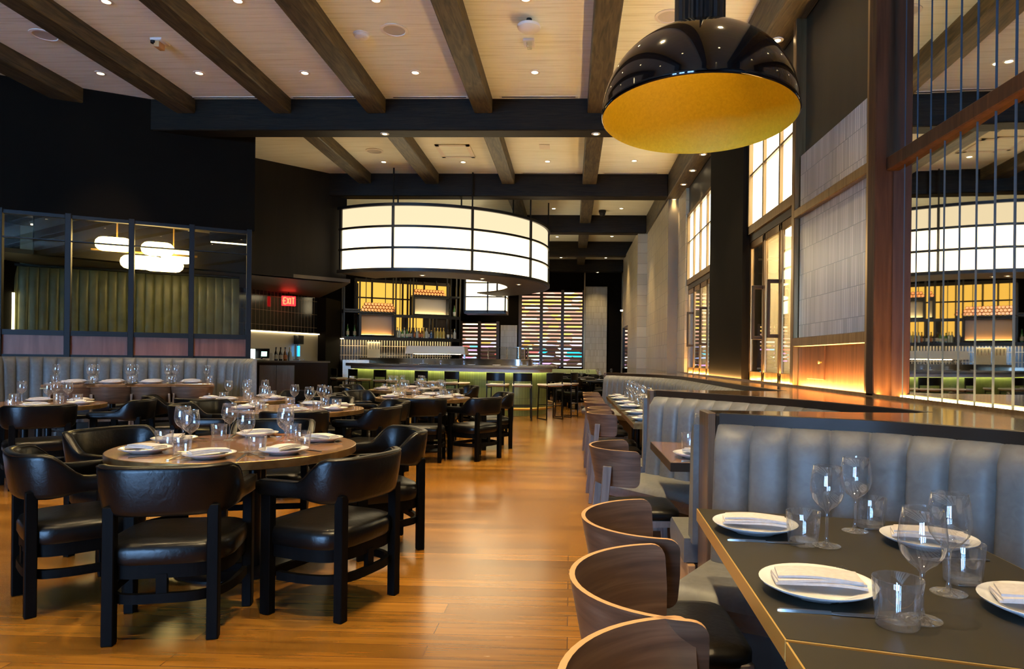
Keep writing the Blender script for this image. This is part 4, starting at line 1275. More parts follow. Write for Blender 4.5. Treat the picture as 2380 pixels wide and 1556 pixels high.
BK_ = {'green wine': bottle('wine', 'b_green', 'label_cream', 0.36), 'amber whisky': bottle('round', 'b_amber', 'label_orange'), 'clear gin': bottle('square', 'b_clear', 'label_cream'),
       'golden tequila': bottle('square', 'b_gold', 'label_cream', 0.32), 'dark rum': bottle('round', 'b_dark', 'label_cream'), 'blue vodka': bottle('square', 'b_blue', 'label_blue', 0.24), 'green liqueur': bottle('round', 'b_green', 'label_cream', 0.27)}
num = ['first', 'second', 'third', 'fourth', 'fifth', 'sixth', 'seventh', 'eighth', 'ninth', 'tenth', 'eleventh', 'twelfth', 'thirteenth', 'fourteenth', 'fifteenth', 'sixteenth', 'seventeenth', 'eighteenth', 'nineteenth', 'twentieth']
row = ['clear gin', 'clear gin', 'green liqueur', 'clear gin', 'green liqueur', 'dark rum', 'dark rum', 'amber whisky', 'clear gin', 'amber whisky', 'amber whisky', 'golden tequila', 'clear gin', 'dark rum', 'blue vodka']
for i, k in enumerate(row):
    p = bbp(1.60 + i * 0.071, 0.34 + 0.05 * (i % 2), 1.87)
    BK_[k].put('%s bottle, %s from the left on the low shelf between the glowing boxes' % (k, num[i]), p, 0.3 * i, 'bottles on the low back-bar shelf')
for i in range(4):
    p = bbp(2.70 + i * 0.09, 0.36, 1.87)
    BK_['golden tequila'].put('lit golden bottle, %s from the left in the open box under the right display' % num[i], p, 0.2 * i, 'lit golden bottles')
for i in range(3):
    p = bbp(3.11 + i * 0.10, 0.36, 1.87)
    BK_[['dark rum', 'dark rum', 'clear gin'][i]].put('slim %s bottle, %s in the bottom right shelf compartment' % (['dark', 'dark', 'pale'][i], num[i]), p, 0, 'bottles in the bottom right compartment')
for i in range(2):
    p = bbp(3.13 + i * 0.16, 0.36, 2.52)
    BK_['green wine'].put('green wine bottle, %s of two on the right-hand middle shelf' % num[i], p, 0, 'green bottles on the right shelf')
for i in range(2):
    p = bbp(0.22 + i * 0.19, 0.36, 1.87)
    BK_['green wine'].put('green wine bottle, %s of two in the left end compartment' % num[i], p, 0, 'green bottles in the left compartment')
t = thing('tap_tower', 'cream beer tap panel with four taps mounted on the dark bar tile', 'beer tap', bbp(0.98, 0.60, 1.50), math.atan(0.5))
MB().box(-0.18, 0.18, -0.05, 0.0, -0.24, 0.24).build('tap_panel', mat('cream_panel', (0.75, 0.66, 0.48), 0.35), t, bevel=0.006, seg=1)
for k in range(4):
    MB().tube([(-0.12 + 0.08 * k, -0.05, 0.10), (-0.12 + 0.08 * k, -0.12, 0.10), (-0.12 + 0.08 * k, -0.13, 0.03)], 0.012, 8).build('tap', 'steel', t)
    MB().tube([(-0.12 + 0.08 * k, -0.12, 0.11), (-0.12 + 0.08 * k, -0.13, 0.20)], 0.010, 8).build('tap_handle', 'steel_black', t)
g = MB(); g.T = BB
g.box(0.05, 3.3, 0.02, 0.615, 0.0, 1.22)
t = tag(g.build('back_counter', 'steel', smooth=0), 'steel work counter under the back-bar tile', 'counter')
# service counter by the exit sign
SC = frame(-7.05, 14.25, 0.36)
t = thing('service_counter', 'service counter with steel doors at the end of the bar under the exit sign', 'counter')
g = MB(); g.T = SC
g.box(-0.1, 1.75, 0.0, 0.62, 1.16, 1.20)
g.build('counter_top', 'counter_stone', t, smooth=0)
g = MB(); g.T = SC
g.box(-0.05, 1.7, 0.05, 0.6, 0.0, 1.16)
g.build('carcass', 'rim_dark', t, smooth=0)
for u0, u1 in ((0.28, 0.62), (0.63, 1.0)):
    g = MB(); g.T = SC
    g.box(u0, u1, 0.02, 0.06, 0.14, 1.10)
    g.build('door', 'steel', t, bevel=0.004, seg=1)
g = MB(); g.T = SC
g.box(-0.05, 0.22, 0.03, 0.06, 0.14, 1.12)
g.build('end_panel', 'red_wood', t, smooth=0)
g = MB(); g.T = EX
g.box(-0.02, 2.42, -0.03, 0.0, 1.15, 1.86)
t = tag(g.build('steel_splashback', mat('satin_steel', (0.42, 0.38, 0.30), 0.4, 0.7), smooth=0), 'satin steel splashback behind the service counter', 'panel')
t = thing('shelf_strip_light', 'bright line light along the top of the steel splashback', 'light')
g = MB(); g.T = EX
g.box(0.05, 2.42, -0.07, -0.035, 1.865, 1.885)
g.build('strip', 'led_white', t, smooth=0)
g = MB(); g.T = EX
g.box(0.0, 2.44, -0.09, 0.0, 1.886, 1.905)
g.build('channel', 'steel', t, smooth=0)
p = SC @ Vector((0.30, 0.30, 1.2))
t = thing('till_screen', 'till with green lit touch screen on the service counter', 'till', p, 0.2)
MB().box(-0.10, 0.10, -0.06, 0.06, 0.0, 0.03).build('till_base', 'white_plastic', t, bevel=0.006, seg=1)
g = MB(); g.T = Matrix.Rotation(-0.2, 4, 'X')
g.box(-0.16, 0.16, -0.012, 0.012, 0.05, 0.27)
g.build('screen_case', 'steel_black', t, bevel=0.006, seg=1)
g = MB(); g.T = Matrix.Rotation(-0.2, 4, 'X')
g.box(-0.01, 0.11, -0.016, -0.013, 0.09, 0.20)
g.build('lit_window', 'screen', t, smooth=0)
MB().tube([(0, 0.0, 0.02), (0, 0.03, 0.12)], 0.02, 8).build('stem', 'steel_black', t)
t = thing('receipt_slip', 'glowing white upright card leaning beside the till screen', 'card', SC @ Vector((0.12, 0.25, 1.2)), 0.2)
MB().box(-0.055, 0.055, -0.004, 0.004, 0.0, 0.25).build('card', 'screen_white', t, smooth=0)  # card's brightness is put in as emission, it is no lamp
for i, k in enumerate(['dark rum', 'dark rum', 'amber whisky', 'clear gin']):
    BK_[k].put('%s bottle, %s from the till on the service counter' % (k, num[i]), SC @ Vector((0.60 + 0.095 * i, 0.30, 1.2)), 0, 'bottles by the till')
t = thing('menu_stack', 'upright pale stack of menus between the till and the bottles', 'menus', SC @ Vector((0.50, 0.3, 1.2)), 0.36)
MB().box(-0.035, 0.035, -0.05, 0.05, 0, 0.17).build('menu_block', 'paper', t, bevel=0.003, seg=1)
t = thing('water_dispenser', 'small chrome water dispenser with blue light on the steel splashback', 'dispenser', EX @ Vector((1.55, -0.03, 1.2)), math.atan2(2.3, 0.8))
MB().box(-0.09, 0.09, -0.16, 0.0, 0.40, 0.62).build('dispenser_head', 'steel_black', t, bevel=0.01)
MB().box(-0.02, 0.02, -0.10, -0.07, 0.10, 0.36).build('blue_light', 'blue_glow', t)
MB().box(-0.10, 0.10, -0.18, 0.0, 0.0, 0.03).build('drip_tray', 'steel', t)
MB().box(-0.03, 0.03, -0.05, 0.0, 0.03, 0.40).build('column', 'steel', t)
# stools ------------------------------------------------------------------
def stool():
    t = thing('bar_stool', '', 'stool')
    for sx in (-1, 1):
        MB().bar((sx * 0.20, -0.20, 0), (sx * 0.185, -0.185, 0.96), 0.022, 0.022).build('leg', 'steel_black', t, smooth=0)
        MB().bar((sx * 0.20, 0.20, 0), (sx * 0.185, 0.17, 0.70), 0.022, 0.022).build('leg', 'steel_black', t, smooth=0)
    for p_, q_ in (((-0.2, -0.2, 0.012), (-0.2, 0.2, 0.012)), ((0.2, -0.2, 0.012), (0.2, 0.2, 0.012)), ((-0.19, -0.18, 0.68), (-0.19, 0.18, 0.68)), ((0.19, -0.18, 0.68), (0.19, 0.18, 0.68))):
        MB().bar(p_, q_, 0.02).build('side_rail', 'steel_black', t, smooth=0)
    for y_ in (-0.195, 0.195):
        MB().bar((-0.195, y_, 0.30), (0.195, y_, 0.30), 0.02).build('footrest', 'steel_black', t, smooth=0)
    g = MB()
    rings = []
    for i in range(9):
        y = -0.215 + 0.43 * i / 8
        dip = -0.018 * math.cos(PI * (y / 0.43))
        rings.append([(-0.21, y, 0.735 + dip * 0.2), (-0.2, y, 0.765 + dip * 0.2), (-0.1, y, 0.762 + dip), (0.0, y, 0.760 + dip), (0.1, y, 0.762 + dip), (0.2, y, 0.765 + dip * 0.2), (0.21, y, 0.735 + dip * 0.2), (0.0, y, 0.735 + dip)])
    g.rings(rings)
    g.build('seat_pad', 'seat_cream', t, smooth=50)
    MB().box(-0.20, 0.20, -0.20, 0.21, 0.705, 0.730).build('seat_board', 'stool_wood', t, bevel=0.01, seg=1)
    g = MB()
    rings = []
    for i in range(9):
        x = -0.20 + 0.40 * i / 8
        y = -0.215 + 0.05 * (x / 0.20) ** 2 - 0.02
        rings.append([(x, y - 0.012, 0.83), (x, y + 0.012, 0.83), (x, y + 0.010, 1.0), (x, y - 0.014, 1.0)])
    g.rings(rings)
    g.build('backrest', 'leather_black', t, smooth=50)
    return t
st = Proto(stool)
for i, (x, y) in enumerate([(-5.95, 17.15), (-5.28, 16.55), (-4.45, 15.95), (-3.30, 15.28), (-2.55, 14.95), (-1.55, 14.25), (-1.02, 14.15), (-0.43, 14.45), (-0.08, 15.15)]):
    k = min(range(len(EQ)), key=lambda q: (EQ[q].x - x) ** 2 + (EQ[q].y - y) ** 2)
    d = -EN[k]
    st.put('black metal bar stool with pale seat, %s along the bar counted from the till end' % num[i], (x, y, 0), math.atan2(d.y, d.x) - PI / 2 + 0.06 * ((i * 7) % 3 - 1), 'bar stools')
# settings along the bar
for i, q in enumerate(range(int(len(EQ) * 0.30), int(len(EQ) * 0.80), 6)):
    p, n = EQ[q], EN[q]
    t = thing('bar_plate', 'small white plate on the bar top, %s along the curve' % num[i], 'plate', (p.x - n.x * 0.18, p.y - n.y * 0.18, 1.14), 0, 'plates on the bar top')
    MB().lathe([(0.0, 0.0), (0.06, 0.0), (0.10, 0.014), (0.098, 0.018), (0.06, 0.006), (0.0, 0.006)], (0, 0, 0), 20).build('plate_dish', 'china', t, smooth=50)
for i, (f_, dx) in enumerate(((0.62, 0), (0.66, 0), (0.70, 0), (0.74, 0), (0.40, 0), (0.46, 0), (0.34, 0))):
    p, n = EQ[int(len(EQ) * f_)], EN[int(len(EQ) * f_)]
    t = thing('bar_tumbler', 'short clear tumbler on the bar top, %s placed' % num[i], 'glass', (p.x - n.x * 0.38, p.y - n.y * 0.38, 1.14), 0, 'tumblers on the bar top')
    MB().lathe([(0.0, 0.0), (0.032, 0.0), (0.038, 0.10), (0.036, 0.10), (0.030, 0.012), (0.0, 0.012)], (0, 0, 0), 16).build('glass_body', 'tumbler', t, smooth=50)
# ================================================================ chairs
def armchair():
    """barrel-back armchair in black leather, facing +Y"""
    t = thing('armchair', '', 'chair')
    # plan path of the padded wrap-around back, front of one arm to front of the other
    half = []
    for k in range(13):
        a = PI / 2 * k / 12
        half.append((0.272 * math.cos(a) ** 0.62 if k < 12 else 0.0, -0.02 - 0.255 * math.sin(a) ** 0.75))
    P = [(0.285, 0.225), (0.285, 0.16), (0.283, 0.10), (0.280, 0.05), (0.276, 0.01)] + half[1:]
    P = P + [(-x, y) for x, y in P[:-1][::-1]]
    Q = resample([Vector(p) for p in P], 0.03)
    N = normals(Q)
    s = [0.0]
    for i in range(1, len(Q)):
        s.append(s[-1] + (Q[i] - Q[i - 1]).length)
    L = s[-1]
    rings = []
    for p, n, d in zip(Q, N, s):
        e = min(d, L - d)                       # distance from the arm front
        f = min(1, max(0, (e - 0.25) / 0.17))
        f = f * f * (3 - 2 * f)
        zt = 0.680 + 0.125 * f
        zb = 0.600 - 0.025 * f
        th = 0.026 + 0.002 * f
        fr = 1.0 if e > 0.02 else 0.72 + 0.28 * (e / 0.02)
        lean = 0.030 * f
        mid, hh = (zt + zb) / 2, (zt - zb) / 2 * fr
        ring = []
        for k in range(14):
            a = 2 * PI * k / 14
            cx_, sz = math.cos(a), math.sin(a)
            off = th * fr * (abs(cx_) ** 0.55) * (1 if cx_ > 0 else -1)
            zz = mid + hh * (abs(sz) ** 0.35) * (1 if sz > 0 else -1)
            lo = lean * (zz - zb) / max(0.05, zt - zb)
            ring.append((p.x - n.x * (off + 0) + n.x * (-lo), p.y - n.y * off + n.y * (-lo), zz))
        rings.append(ring)
    MB().rings(rings).build('backrest', 'leather_black', t, smooth=60)
    # welt along the top edge
    for k_ in (2, 5):
        MB().tube([r[k_] for r in rings[1:-1]], 0.0038, 6).build('piping', 'leather_black', t)
    # seat
    def plan(w, d0, d1, n=28):
        out = []
        for k in range(n):
            a = 2 * PI * k / n
            c_, s_ = math.cos(a), math.sin(a)
            ex = 0.42 if s_ > 0 else 0.62
            y = (d1 if s_ > 0 else d0) * abs(s_) ** ex
            out.append((w * abs(c_) ** 0.5 * (1 if c_ > 0 else -1), y if s_ > 0 else -y))
        return out
    rings = []
    for z, k in ((0.352, 0.97), (0.367, 1.0), (0.415, 1.0), (0.438, 0.965), (0.449, 0.88), (0.457, 0.6), (0.459, 0.2)):
        rings.append([(x * k, y * k, z) for x, y in plan(0.282, 0.265, 0.275)])
    MB().rings(rings).build('seat_cushion', 'leather_black', t, smooth=55)
    MB().rings([[(x * k, y * k, z) for x, y in plan(0.272, 0.255, 0.262)] for z, k in ((0.290, 1), (0.351, 1))]).build('seat_frame', 'chair_frame', t, smooth=40)
    for sx in (-1, 1):
        MB().bar((sx * 0.275, 0.165, 0), (sx * 0.275, 0.165, 0.62), 0.046, 0.062, side=(1, 0, 0)).build('leg', 'chair_frame', t, smooth=0, bevel=0.004, seg=1)
        MB().bar((sx * 0.215, -0.245, 0), (sx * 0.215, -0.245, 0.62), 0.050, 0.050, side=(1, 0, 0)).build('leg', 'chair_frame', t, smooth=0, bevel=0.004, seg=1)
    R = []
    for k in range(25):
        a = PI * k / 24
        R.append(Vector((0.272 * (1 if math.cos(a) > 0 else -1) * abs(math.cos(a)) ** 0.5, 0.10 - 0.355 * abs(math.sin(a)) ** 0.7)))
    R = resample(R, 0.05)
    N = normals(R)
    g = MB()
    g.rings([[(p.x + n.x * a, p.y + n.y * a, z) for a, z in ((-0.012, 0.180), (0.012, 0.180), (0.012, 0.223), (-0.012, 0.223))] for p, n in zip(R, N)])
    g.bar((-0.27, 0.165, 0.201), (0.27, 0.165, 0.201), 0.022, 0.04)
    g.build('lower_rail', 'chair_frame', t, smooth=40)
    MB().bar((0.0, -0.245, 0.215), (0.0, -0.245, 0.31), 0.045, 0.028, side=(1, 0, 0)).build('back_post', 'chair_frame', t, smooth=0)
    return t
AC = Proto(armchair)
def wood_chair():
    """walnut bentwood dining chair, facing +Y"""
    t = thing('wooden_chair', '', 'chair')
    n = 26
    def arc(r, z, dy, cut=0.0, amax=1.66):
        out = []
        for k in range(n + 1):
            a = -amax + 2 * amax * k / n
            out.append((r * 1.0 * math.sin(a), -0.005 - r * math.cos(a) * 0.98 + dy, z))
        return out
    zs, amx = [], []
    zl, zh, rc = 0.600, 0.806, 0.035
    for k in range(6):
        a = PI / 2 * k / 5
        zs.append(zl + rc * (1 - math.cos(a)))
        amx.append(1.55 - (rc / 0.245) * (1 - math.sin(a)))
    zs.append(0.70)
    amx.append(1.56)
    for k in range(6):
        a = PI / 2 * (1 - k / 5)
        zs.append(zh - rc * (1 - math.cos(a)))
        amx.append(1.55 - (rc / 0.255) * (1 - math.sin(a)))
    outer, inner = [], []
    for z, am in zip(zs, amx):
        fl_ = 0.225 + 0.040 * (z - 0.60) / 0.2
        outer.append(arc(fl_ + 0.0065, z, 0, 0, am))
        inner.append(arc(fl_ - 0.0065, z, 0, 0, am))
    g = MB()
    rows = outer + inner[::-1]
    m = n + 1
    vs = [p for r in rows for p in r]
    fs, edge = [], []
    q = len(rows)
    nz_ = len(zs)
    for i in range(q):
        j = (i + 1) % q
        for k in range(n):
            if i == nz_ - 1 or i == q - 1:
                edge.append(len(fs))
            fs.append((i * m + k, i * m + k + 1, j * m + k + 1, j * m + k))
    for k in (0, n):
        for i in range(nz_ - 1):
            edge.append(len(fs))
            fs.append((i * m + k, (i + 1) * m + k, (q - 2 - i) * m + k, (q - 1 - i) * m + k))
    g.add(vs, fs)
    bk = g.build('backrest', ['walnut', 'oak_edge'], t, smooth=40, clean=False)
    for e_ in edge:
        bk.data.polygons[e_].material_index = 1
    for sx in (-1, 1):
        MB().bar((sx * 0.240, -0.245, 0), (sx * 0.202, -0.183, 0.715), 0.026, 0.034, 0.022, 0.048).build('leg', 'grey_wood', t, smooth=0, bevel=0.003, seg=1)
        MB().bar((sx * 0.225, 0.225, 0), (sx * 0.200, 0.195, 0.435), 0.026, 0.032, 0.030, 0.042).build('leg', 'grey_wood', t, smooth=0, bevel=0.003, seg=1)
    g = MB()
    for sx in (-1, 1):
        g.bar((sx * 0.213, -0.20, 0.40), (sx * 0.20, 0.20, 0.40), 0.02, 0.035)
        g.bar((sx * 0.222, -0.213, 0.27), (sx * 0.215, 0.21, 0.27), 0.018, 0.026)
    g.bar((-0.2, 0.195, 0.40), (0.2, 0.195, 0.40), 0.02, 0.035).bar((-0.21, -0.20, 0.40), (0.21, -0.20, 0.40), 0.02, 0.035)
    g.bar((-0.215, -0.02, 0.27), (0.215, -0.02, 0.27), 0.018, 0.026)
    g.build('rails', 'grey_wood', t, smooth=0)
    rings = []
    for z, k in ((0.42, 0.95), (0.428, 1.0), (0.455, 1.0), (0.466, 0.96), (0.472, 0.80), (0.474, 0.3)):
        ring = []
        for j in range(28):
            a = 2 * PI * j / 28
            c_, s_ = math.cos(a), math.sin(a)
            ring.append((0.215 * k * abs(c_) ** 0.4 * (1 if c_ > 0 else -1) * (1.0 + 0.10 * s_), 0.015 + 0.215 * k * abs(s_) ** 0.4 * (1 if s_ > 0 else -1), z))
        rings.append(ring)
    MB().rings(rings).build('seat_pad', 'leather_black', t, smooth=55)
    return t
WC = Proto(wood_chair)

# ================================================================ tables
def round_table(R):
    def make():
        t = thing('round_table', '', 'table')
        MB().lathe([(0.0, 0.0), (R - 0.004, 0.0), (R - 0.004, -0.004), (0.0, -0.004)], (0, 0, 0.74), 96).build('tabletop', 'table_wood', t, smooth=30)
        MB().lathe([(R - 0.004, 0.001), (R, -0.002), (R, -0.044), (R - 0.008, -0.048), (0.0, -0.048), (0.0, -0.006), (R - 0.004, -0.006)], (0, 0, 0.74), 96).build('edge_band', 'table_edge', t, smooth=30)
        MB().lathe([(0.0, 0.0), (R * 0.5, 0.0), (R * 0.5, 0.012), (R * 0.46, 0.028), (0.0, 0.03)], (0, 0, 0), 48).build('base', 'steel_black', t, smooth=40)
        for k in range(4):
            a = PI / 4 + PI / 2 * k
            MB().tube([(0.16 * math.cos(a), 0.16 * math.sin(a), 0.02), (0.16 * math.cos(a), 0.16 * math.sin(a), 0.695)], 0.035, 14).build('column', 'steel_black', t)
        return t
    return Proto(make)
RT = {0.70: round_table(0.70), 0.66: round_table(0.66), 0.60: round_table(0.60)}
def quad_table(name, label, poly, top, edge, group=None, th=0.030, z=0.74):
    t = thing(name, label, 'table', group=group)
    cx_ = sum(p[0] for p in poly) / len(poly)
    cy_ = sum(p[1] for p in poly) / len(poly)
    t.location = (cx_, cy_, 0)
    loc = [(p[0] - cx_, p[1] - cy_) for p in poly]
    ins = [(x * (1 - 0.004 / max(0.1, abs(x))), y * (1 - 0.004 / max(0.1, abs(y)))) for x, y in loc]
    MB().prism(ins, z - 0.01, z).build('tabletop', top, t, smooth=0)
    MB().prism(loc, z - th, z - 0.0015).build('edge_band', edge, t, smooth=0)
    dx = max(x for x, y in loc)
    dy = max(y for x, y in loc)
    for sy in (-1, 1):
        MB().tube([(0.06, sy * dy * 0.45, 0.02), (0.06, sy * dy * 0.45, z - th)], 0.035, 14).build('column', 'steel_black', t)
        MB().box(0.06 - 0.22, 0.06 + 0.22, sy * dy * 0.45 - 0.2 * min(1, dy), sy * dy * 0.45 + 0.2 * min(1, dy), 0.0, 0.02).build('base', 'steel_black', t, bevel=0.004, seg=1)
    return t
# tableware ---------------------------------------------------------------
def lat(name, cat, prof, m, n=24, sm=50):
    return Proto(lambda: tag(MB().lathe(prof, (0, 0, 0), n).build(name, m, smooth=sm), '', cat))
PL = lat('dinner_plate', 'plate', [(0.0, 0.004), (0.072, 0.0), (0.078, 0.0), (0.088, 0.006), (0.118, 0.018), (0.135, 0.027), (0.136, 0.030), (0.132, 0.030), (0.100, 0.018), (0.082, 0.012), (0.0, 0.011)], 'china', 40)
WG = lat('wine_glass', 'glass', [(0.0, 0.001), (0.040, 0.0), (0.041, 0.002), (0.016, 0.006), (0.0062, 0.014), (0.0045, 0.030), (0.0042, 0.088), (0.0055, 0.104), (0.013, 0.113), (0.029, 0.125), (0.043, 0.144), (0.0490, 0.166), (0.0490, 0.186), (0.0455, 0.215), (0.0405, 0.244), (0.0395, 0.2445), (0.0393, 0.240)], 'wine_glass', 32, 60)
TB = lat('tumbler', 'glass', [(0.0, 0.0), (0.041, 0.0), (0.044, 0.004), (0.0515, 0.100), (0.0505, 0.102), (0.0490, 0.100), (0.0415, 0.015), (0.0, 0.012)], 'tumbler', 32, 50)
def napkin():
    g = MB()
    for k, (w, d, z, a) in enumerate(((0.205, 0.095, 0.000, 0.0), (0.200, 0.090, 0.0065, 0.07), (0.190, 0.080, 0.013, -0.04))):
        nx, ny = 12, 5
        top, bot = [], []
        for j in range(ny + 1):
            for i in range(nx + 1):
                u, v = i / nx - 0.5, j / ny - 0.5
                x, y = u * w, v * d * (1 + 0.10 * u)
                zz = z + 0.010 - 0.004 * (2 * u) ** 2 + 0.0012 * math.sin(6 * u + k)
                xr, yr = x * math.cos(a) - y * math.sin(a), x * math.sin(a) + y * math.cos(a)
                top.append((xr, yr, zz + 0.006))
                bot.append((xr, yr, zz))
        m_ = nx + 1
        n0 = len(top)
        fs = []
        for j in range(ny):
            for i in range(nx):
                q = j * m_ + i
                fs.append((q, q + 1, q + m_ + 1, q + m_))
                fs.append((n0 + q, n0 + q + m_, n0 + q + m_ + 1, n0 + q + 1))
        for i in range(nx):
            fs.append((i, n0 + i, n0 + i + 1, i + 1))
            q = ny * m_ + i
            fs.append((q, q + 1, n0 + q + 1, n0 + q))
        for j in range(ny):
            q = j * m_
            fs.append((q, q + m_, n0 + q + m_, n0 + q))
            q = j * m_ + nx
            fs.append((q, n0 + q, n0 + q + m_, q + m_))
        g.add(top + bot, fs)
    return tag(g.build('folded_napkin', 'linen', smooth=50), '', 'napkin')
NP = Proto(napkin)
def knife():
    t = thing('table_knife', '', 'knife')
    g = MB()
    g.rings([[(x - w, y, z0), (x + w, y, z0), (x + w * 0.7, y, z0 + h), (x - w * 0.7, y, z0 + h)] for y, w, h, x, z0 in ((-0.115, 0.004, 0.004, 0, 0.0), (-0.108, 0.0065, 0.006, 0, 0), (-0.05, 0.0055, 0.006, 0, 0), (0.0, 0.0045, 0.006, 0, 0))])
    g.build('handle', 'cutlery', t, smooth=40)
    g = MB()
    g.rings([[(x - w, y, 0.001), (x + w, y, 0.001), (x + w, y, 0.003), (x - w, y, 0.003)] for y, w, x in ((0.0, 0.004, 0), (0.02, 0.008, 0.001), (0.09, 0.009, 0.001), (0.112, 0.005, -0.001), (0.118, 0.001, -0.003))])
    g.build('blade', 'cutlery', t, smooth=40)
    return t
KN = Proto(knife)
def fork():
    t = thing('table_fork', '', 'fork')
    g = MB()
    g.rings([[(-w, y, z), (w, y, z), (w, y, z + 0.003), (-w, y, z + 0.003)] for y, w, z in ((-0.105, 0.006, 0.001), (-0.07, 0.0055, 0.002), (0.0, 0.003, 0.006), (0.03, 0.004, 0.008), (0.045, 0.011, 0.006), (0.06, 0.0125, 0.004))])
    g.build('handle', 'cutlery', t, smooth=40)
    for k in range(4):
        x = -0.0105 + 0.007 * k
        MB().bar((x, 0.058, 0.0055), (x, 0.100, 0.010), 0.0034, 0.003, 0.0022, 0.002).build('prong', 'cutlery', t, smooth=0)
    return t
FK = Proto(fork)
def place(where, x, y, z, face, R_off=0.0, kinds='pngtkf', jit=0.0, grp='', mirror=1, gv=(0.20, 0.13), tv=(0.14, 0.21)):
    """one setting; (x, y) is the plate centre, face the direction the diner looks"""
    f = Vector((math.cos(face), math.sin(face)))
    r = Vector((f.y, -f.x)) * mirror
    def at(a, b_):
        return (x + f.x * a + r.x * b_, y + f.y * a + r.y * b_)
    rz = face - PI / 2
    if 'p' in kinds:
        PL.put('white plate %s' % where, (x, y, z), rz, 'plates ' + grp)
    if 'n' in kinds:
        NP.put('folded napkin on the plate %s' % where, (x, y, z + 0.021), rz + 0.25 + jit, 'napkins ' + grp)
    if 'g' in kinds:
        q = at(*gv)
        WG.put('clear wine glass %s' % where, (q[0], q[1], z), rz, 'wine glasses ' + grp)
    if 't' in kinds:
        q = at(*tv)
        TB.put('clear tumbler %s' % where, (q[0], q[1], z), rz, 'tumblers ' + grp)
    if 'k' in kinds:
        q = at(0.0, 0.165)
        KN.put('steel knife %s' % where, (q[0], q[1], z), rz + jit * 0.3, 'knives ' + grp)
    if 'f' in kinds:
        q = at(0.02, -0.165)
        FK.put('steel fork %s' % where, (q[0], q[1], z), rz - jit * 0.4, 'forks ' + grp)
SEAT = {0: 'aisle side', 1: 'far aisle side', 2: 'bar side', 3: 'far wall side', 4: 'near wall side', 5: 'camera side', 6: 'near aisle side'}
def round_set(label, short, x, y, R, seats, z=0.0, kinds='pngtkf', pr=None):
    """table, its chairs [(angle, radius, name, turn)] and one setting before each chair"""
    RT[R].put(label, (x, y, z), 0.3, 'round wooden dining tables')
    for (ang, rad, name, turn) in seats:
        a = math.radians(ang)
        ch = AC.put('black leather armchair on the %s of %s' % (name, short), (x + rad * math.cos(a), y + rad * math.sin(a), z), a + PI / 2 + math.radians(turn), 'armchairs at %s' % short)
        pd = R - 0.20 if pr is None else pr
        place('on the %s of %s' % (name, short), x + pd * math.cos(a), y + pd * math.sin(a), z + 0.741, a + PI, kinds=kinds, jit=0.35 * math.sin(ang), grp='on %s' % short)
round_set('round wooden table with brass edge nearest the camera', 'the nearest round table', -2.05, 4.07, 0.70,
          [(-80, 0.88, 'camera side', 4), (-35, 0.96, 'near aisle side', 14), (33, 0.86, 'far aisle side', 0), (103, 0.90, 'bar side', 0), (165, 0.88, 'far wall side', -6), (-137, 0.80, 'near wall side', 4)])
round_set('round wooden table directly behind the nearest one', 'the second round table', -2.93, 7.05, 0.70,
          [(-68, 0.92, 'camera side', 0), (-18, 0.90, 'near aisle side', 8), (36, 0.92, 'far aisle side', 0), (92, 0.95, 'bar side', 0), (168, 0.88, 'far wall side', 0), (-154, 0.86, 'near wall side', -8)])
round_set('round wooden table beside the aisle in front of the bar stools', 'the aisle round table', -2.07, 9.35, 0.66,
          [(-78, 0.98, 'camera side', 0), (-40, 1.08, 'near aisle side', 6), (22, 0.98, 'far aisle side', 0), (88, 0.92, 'bar side', 0), (160, 0.95, 'far wall side', 0), (-158, 0.90, 'near wall side', 0)])
round_set('round wooden table closest to the bar, behind the aisle one', 'the bar-front round table', -2.85, 11.6, 0.66,
          [(-40, 0.95, 'near aisle side', 0), (25, 0.95, 'far aisle side', 0), (95, 0.92, 'bar side', 0), (165, 0.95, 'far wall side', 0), (-145, 0.92, 'near wall side', 0)])
round_set('round wooden table in front of the curved end of the left banquette', 'the banquette-end round table', -4.20, 8.50, 0.60,
          [(-94, 0.78, 'camera side', 0), (0, 0.82, 'aisle side', 0), (75, 0.90, 'bar side', 0), (-150, 0.82, 'near wall side', 0)])
round_set('round wooden table with brass edge cut off by the left edge of the picture', 'the leftmost round table', -5.92, 7.15, 0.70,
          [(-47, 0.95, 'camera side', 0), (9, 0.92, 'aisle side', 6)])
for i, (a, d) in enumerate(((60, 0.48), (120, 0.45))):
    q = math.radians(a)
    place('at the %s unseated place of the leftmost round table' % ['bar-side', 'wall-side'][i], -5.92 + d * math.cos(q), 7.15 + d * math.sin(q), 0.741, q + PI, kinds='pngt', grp='on the leftmost round table')
t = thing('candle_holder', 'small lit candle in a glass on the leftmost round table', 'candle', (-6.02, 6.98, 0.741))
MB().lathe([(0.0, 0.0), (0.03, 0.0), (0.034, 0.06), (0.031, 0.06), (0.028, 0.008), (0.0, 0.008)], (0, 0, 0), 18).build('holder', 'tumbler', t, smooth=50)
MB().lathe([(0.0, 0.02), (0.006, 0.025), (0.004, 0.04), (0.0, 0.05)], (0, 0, 0), 10).build('flame', 'candle', t)
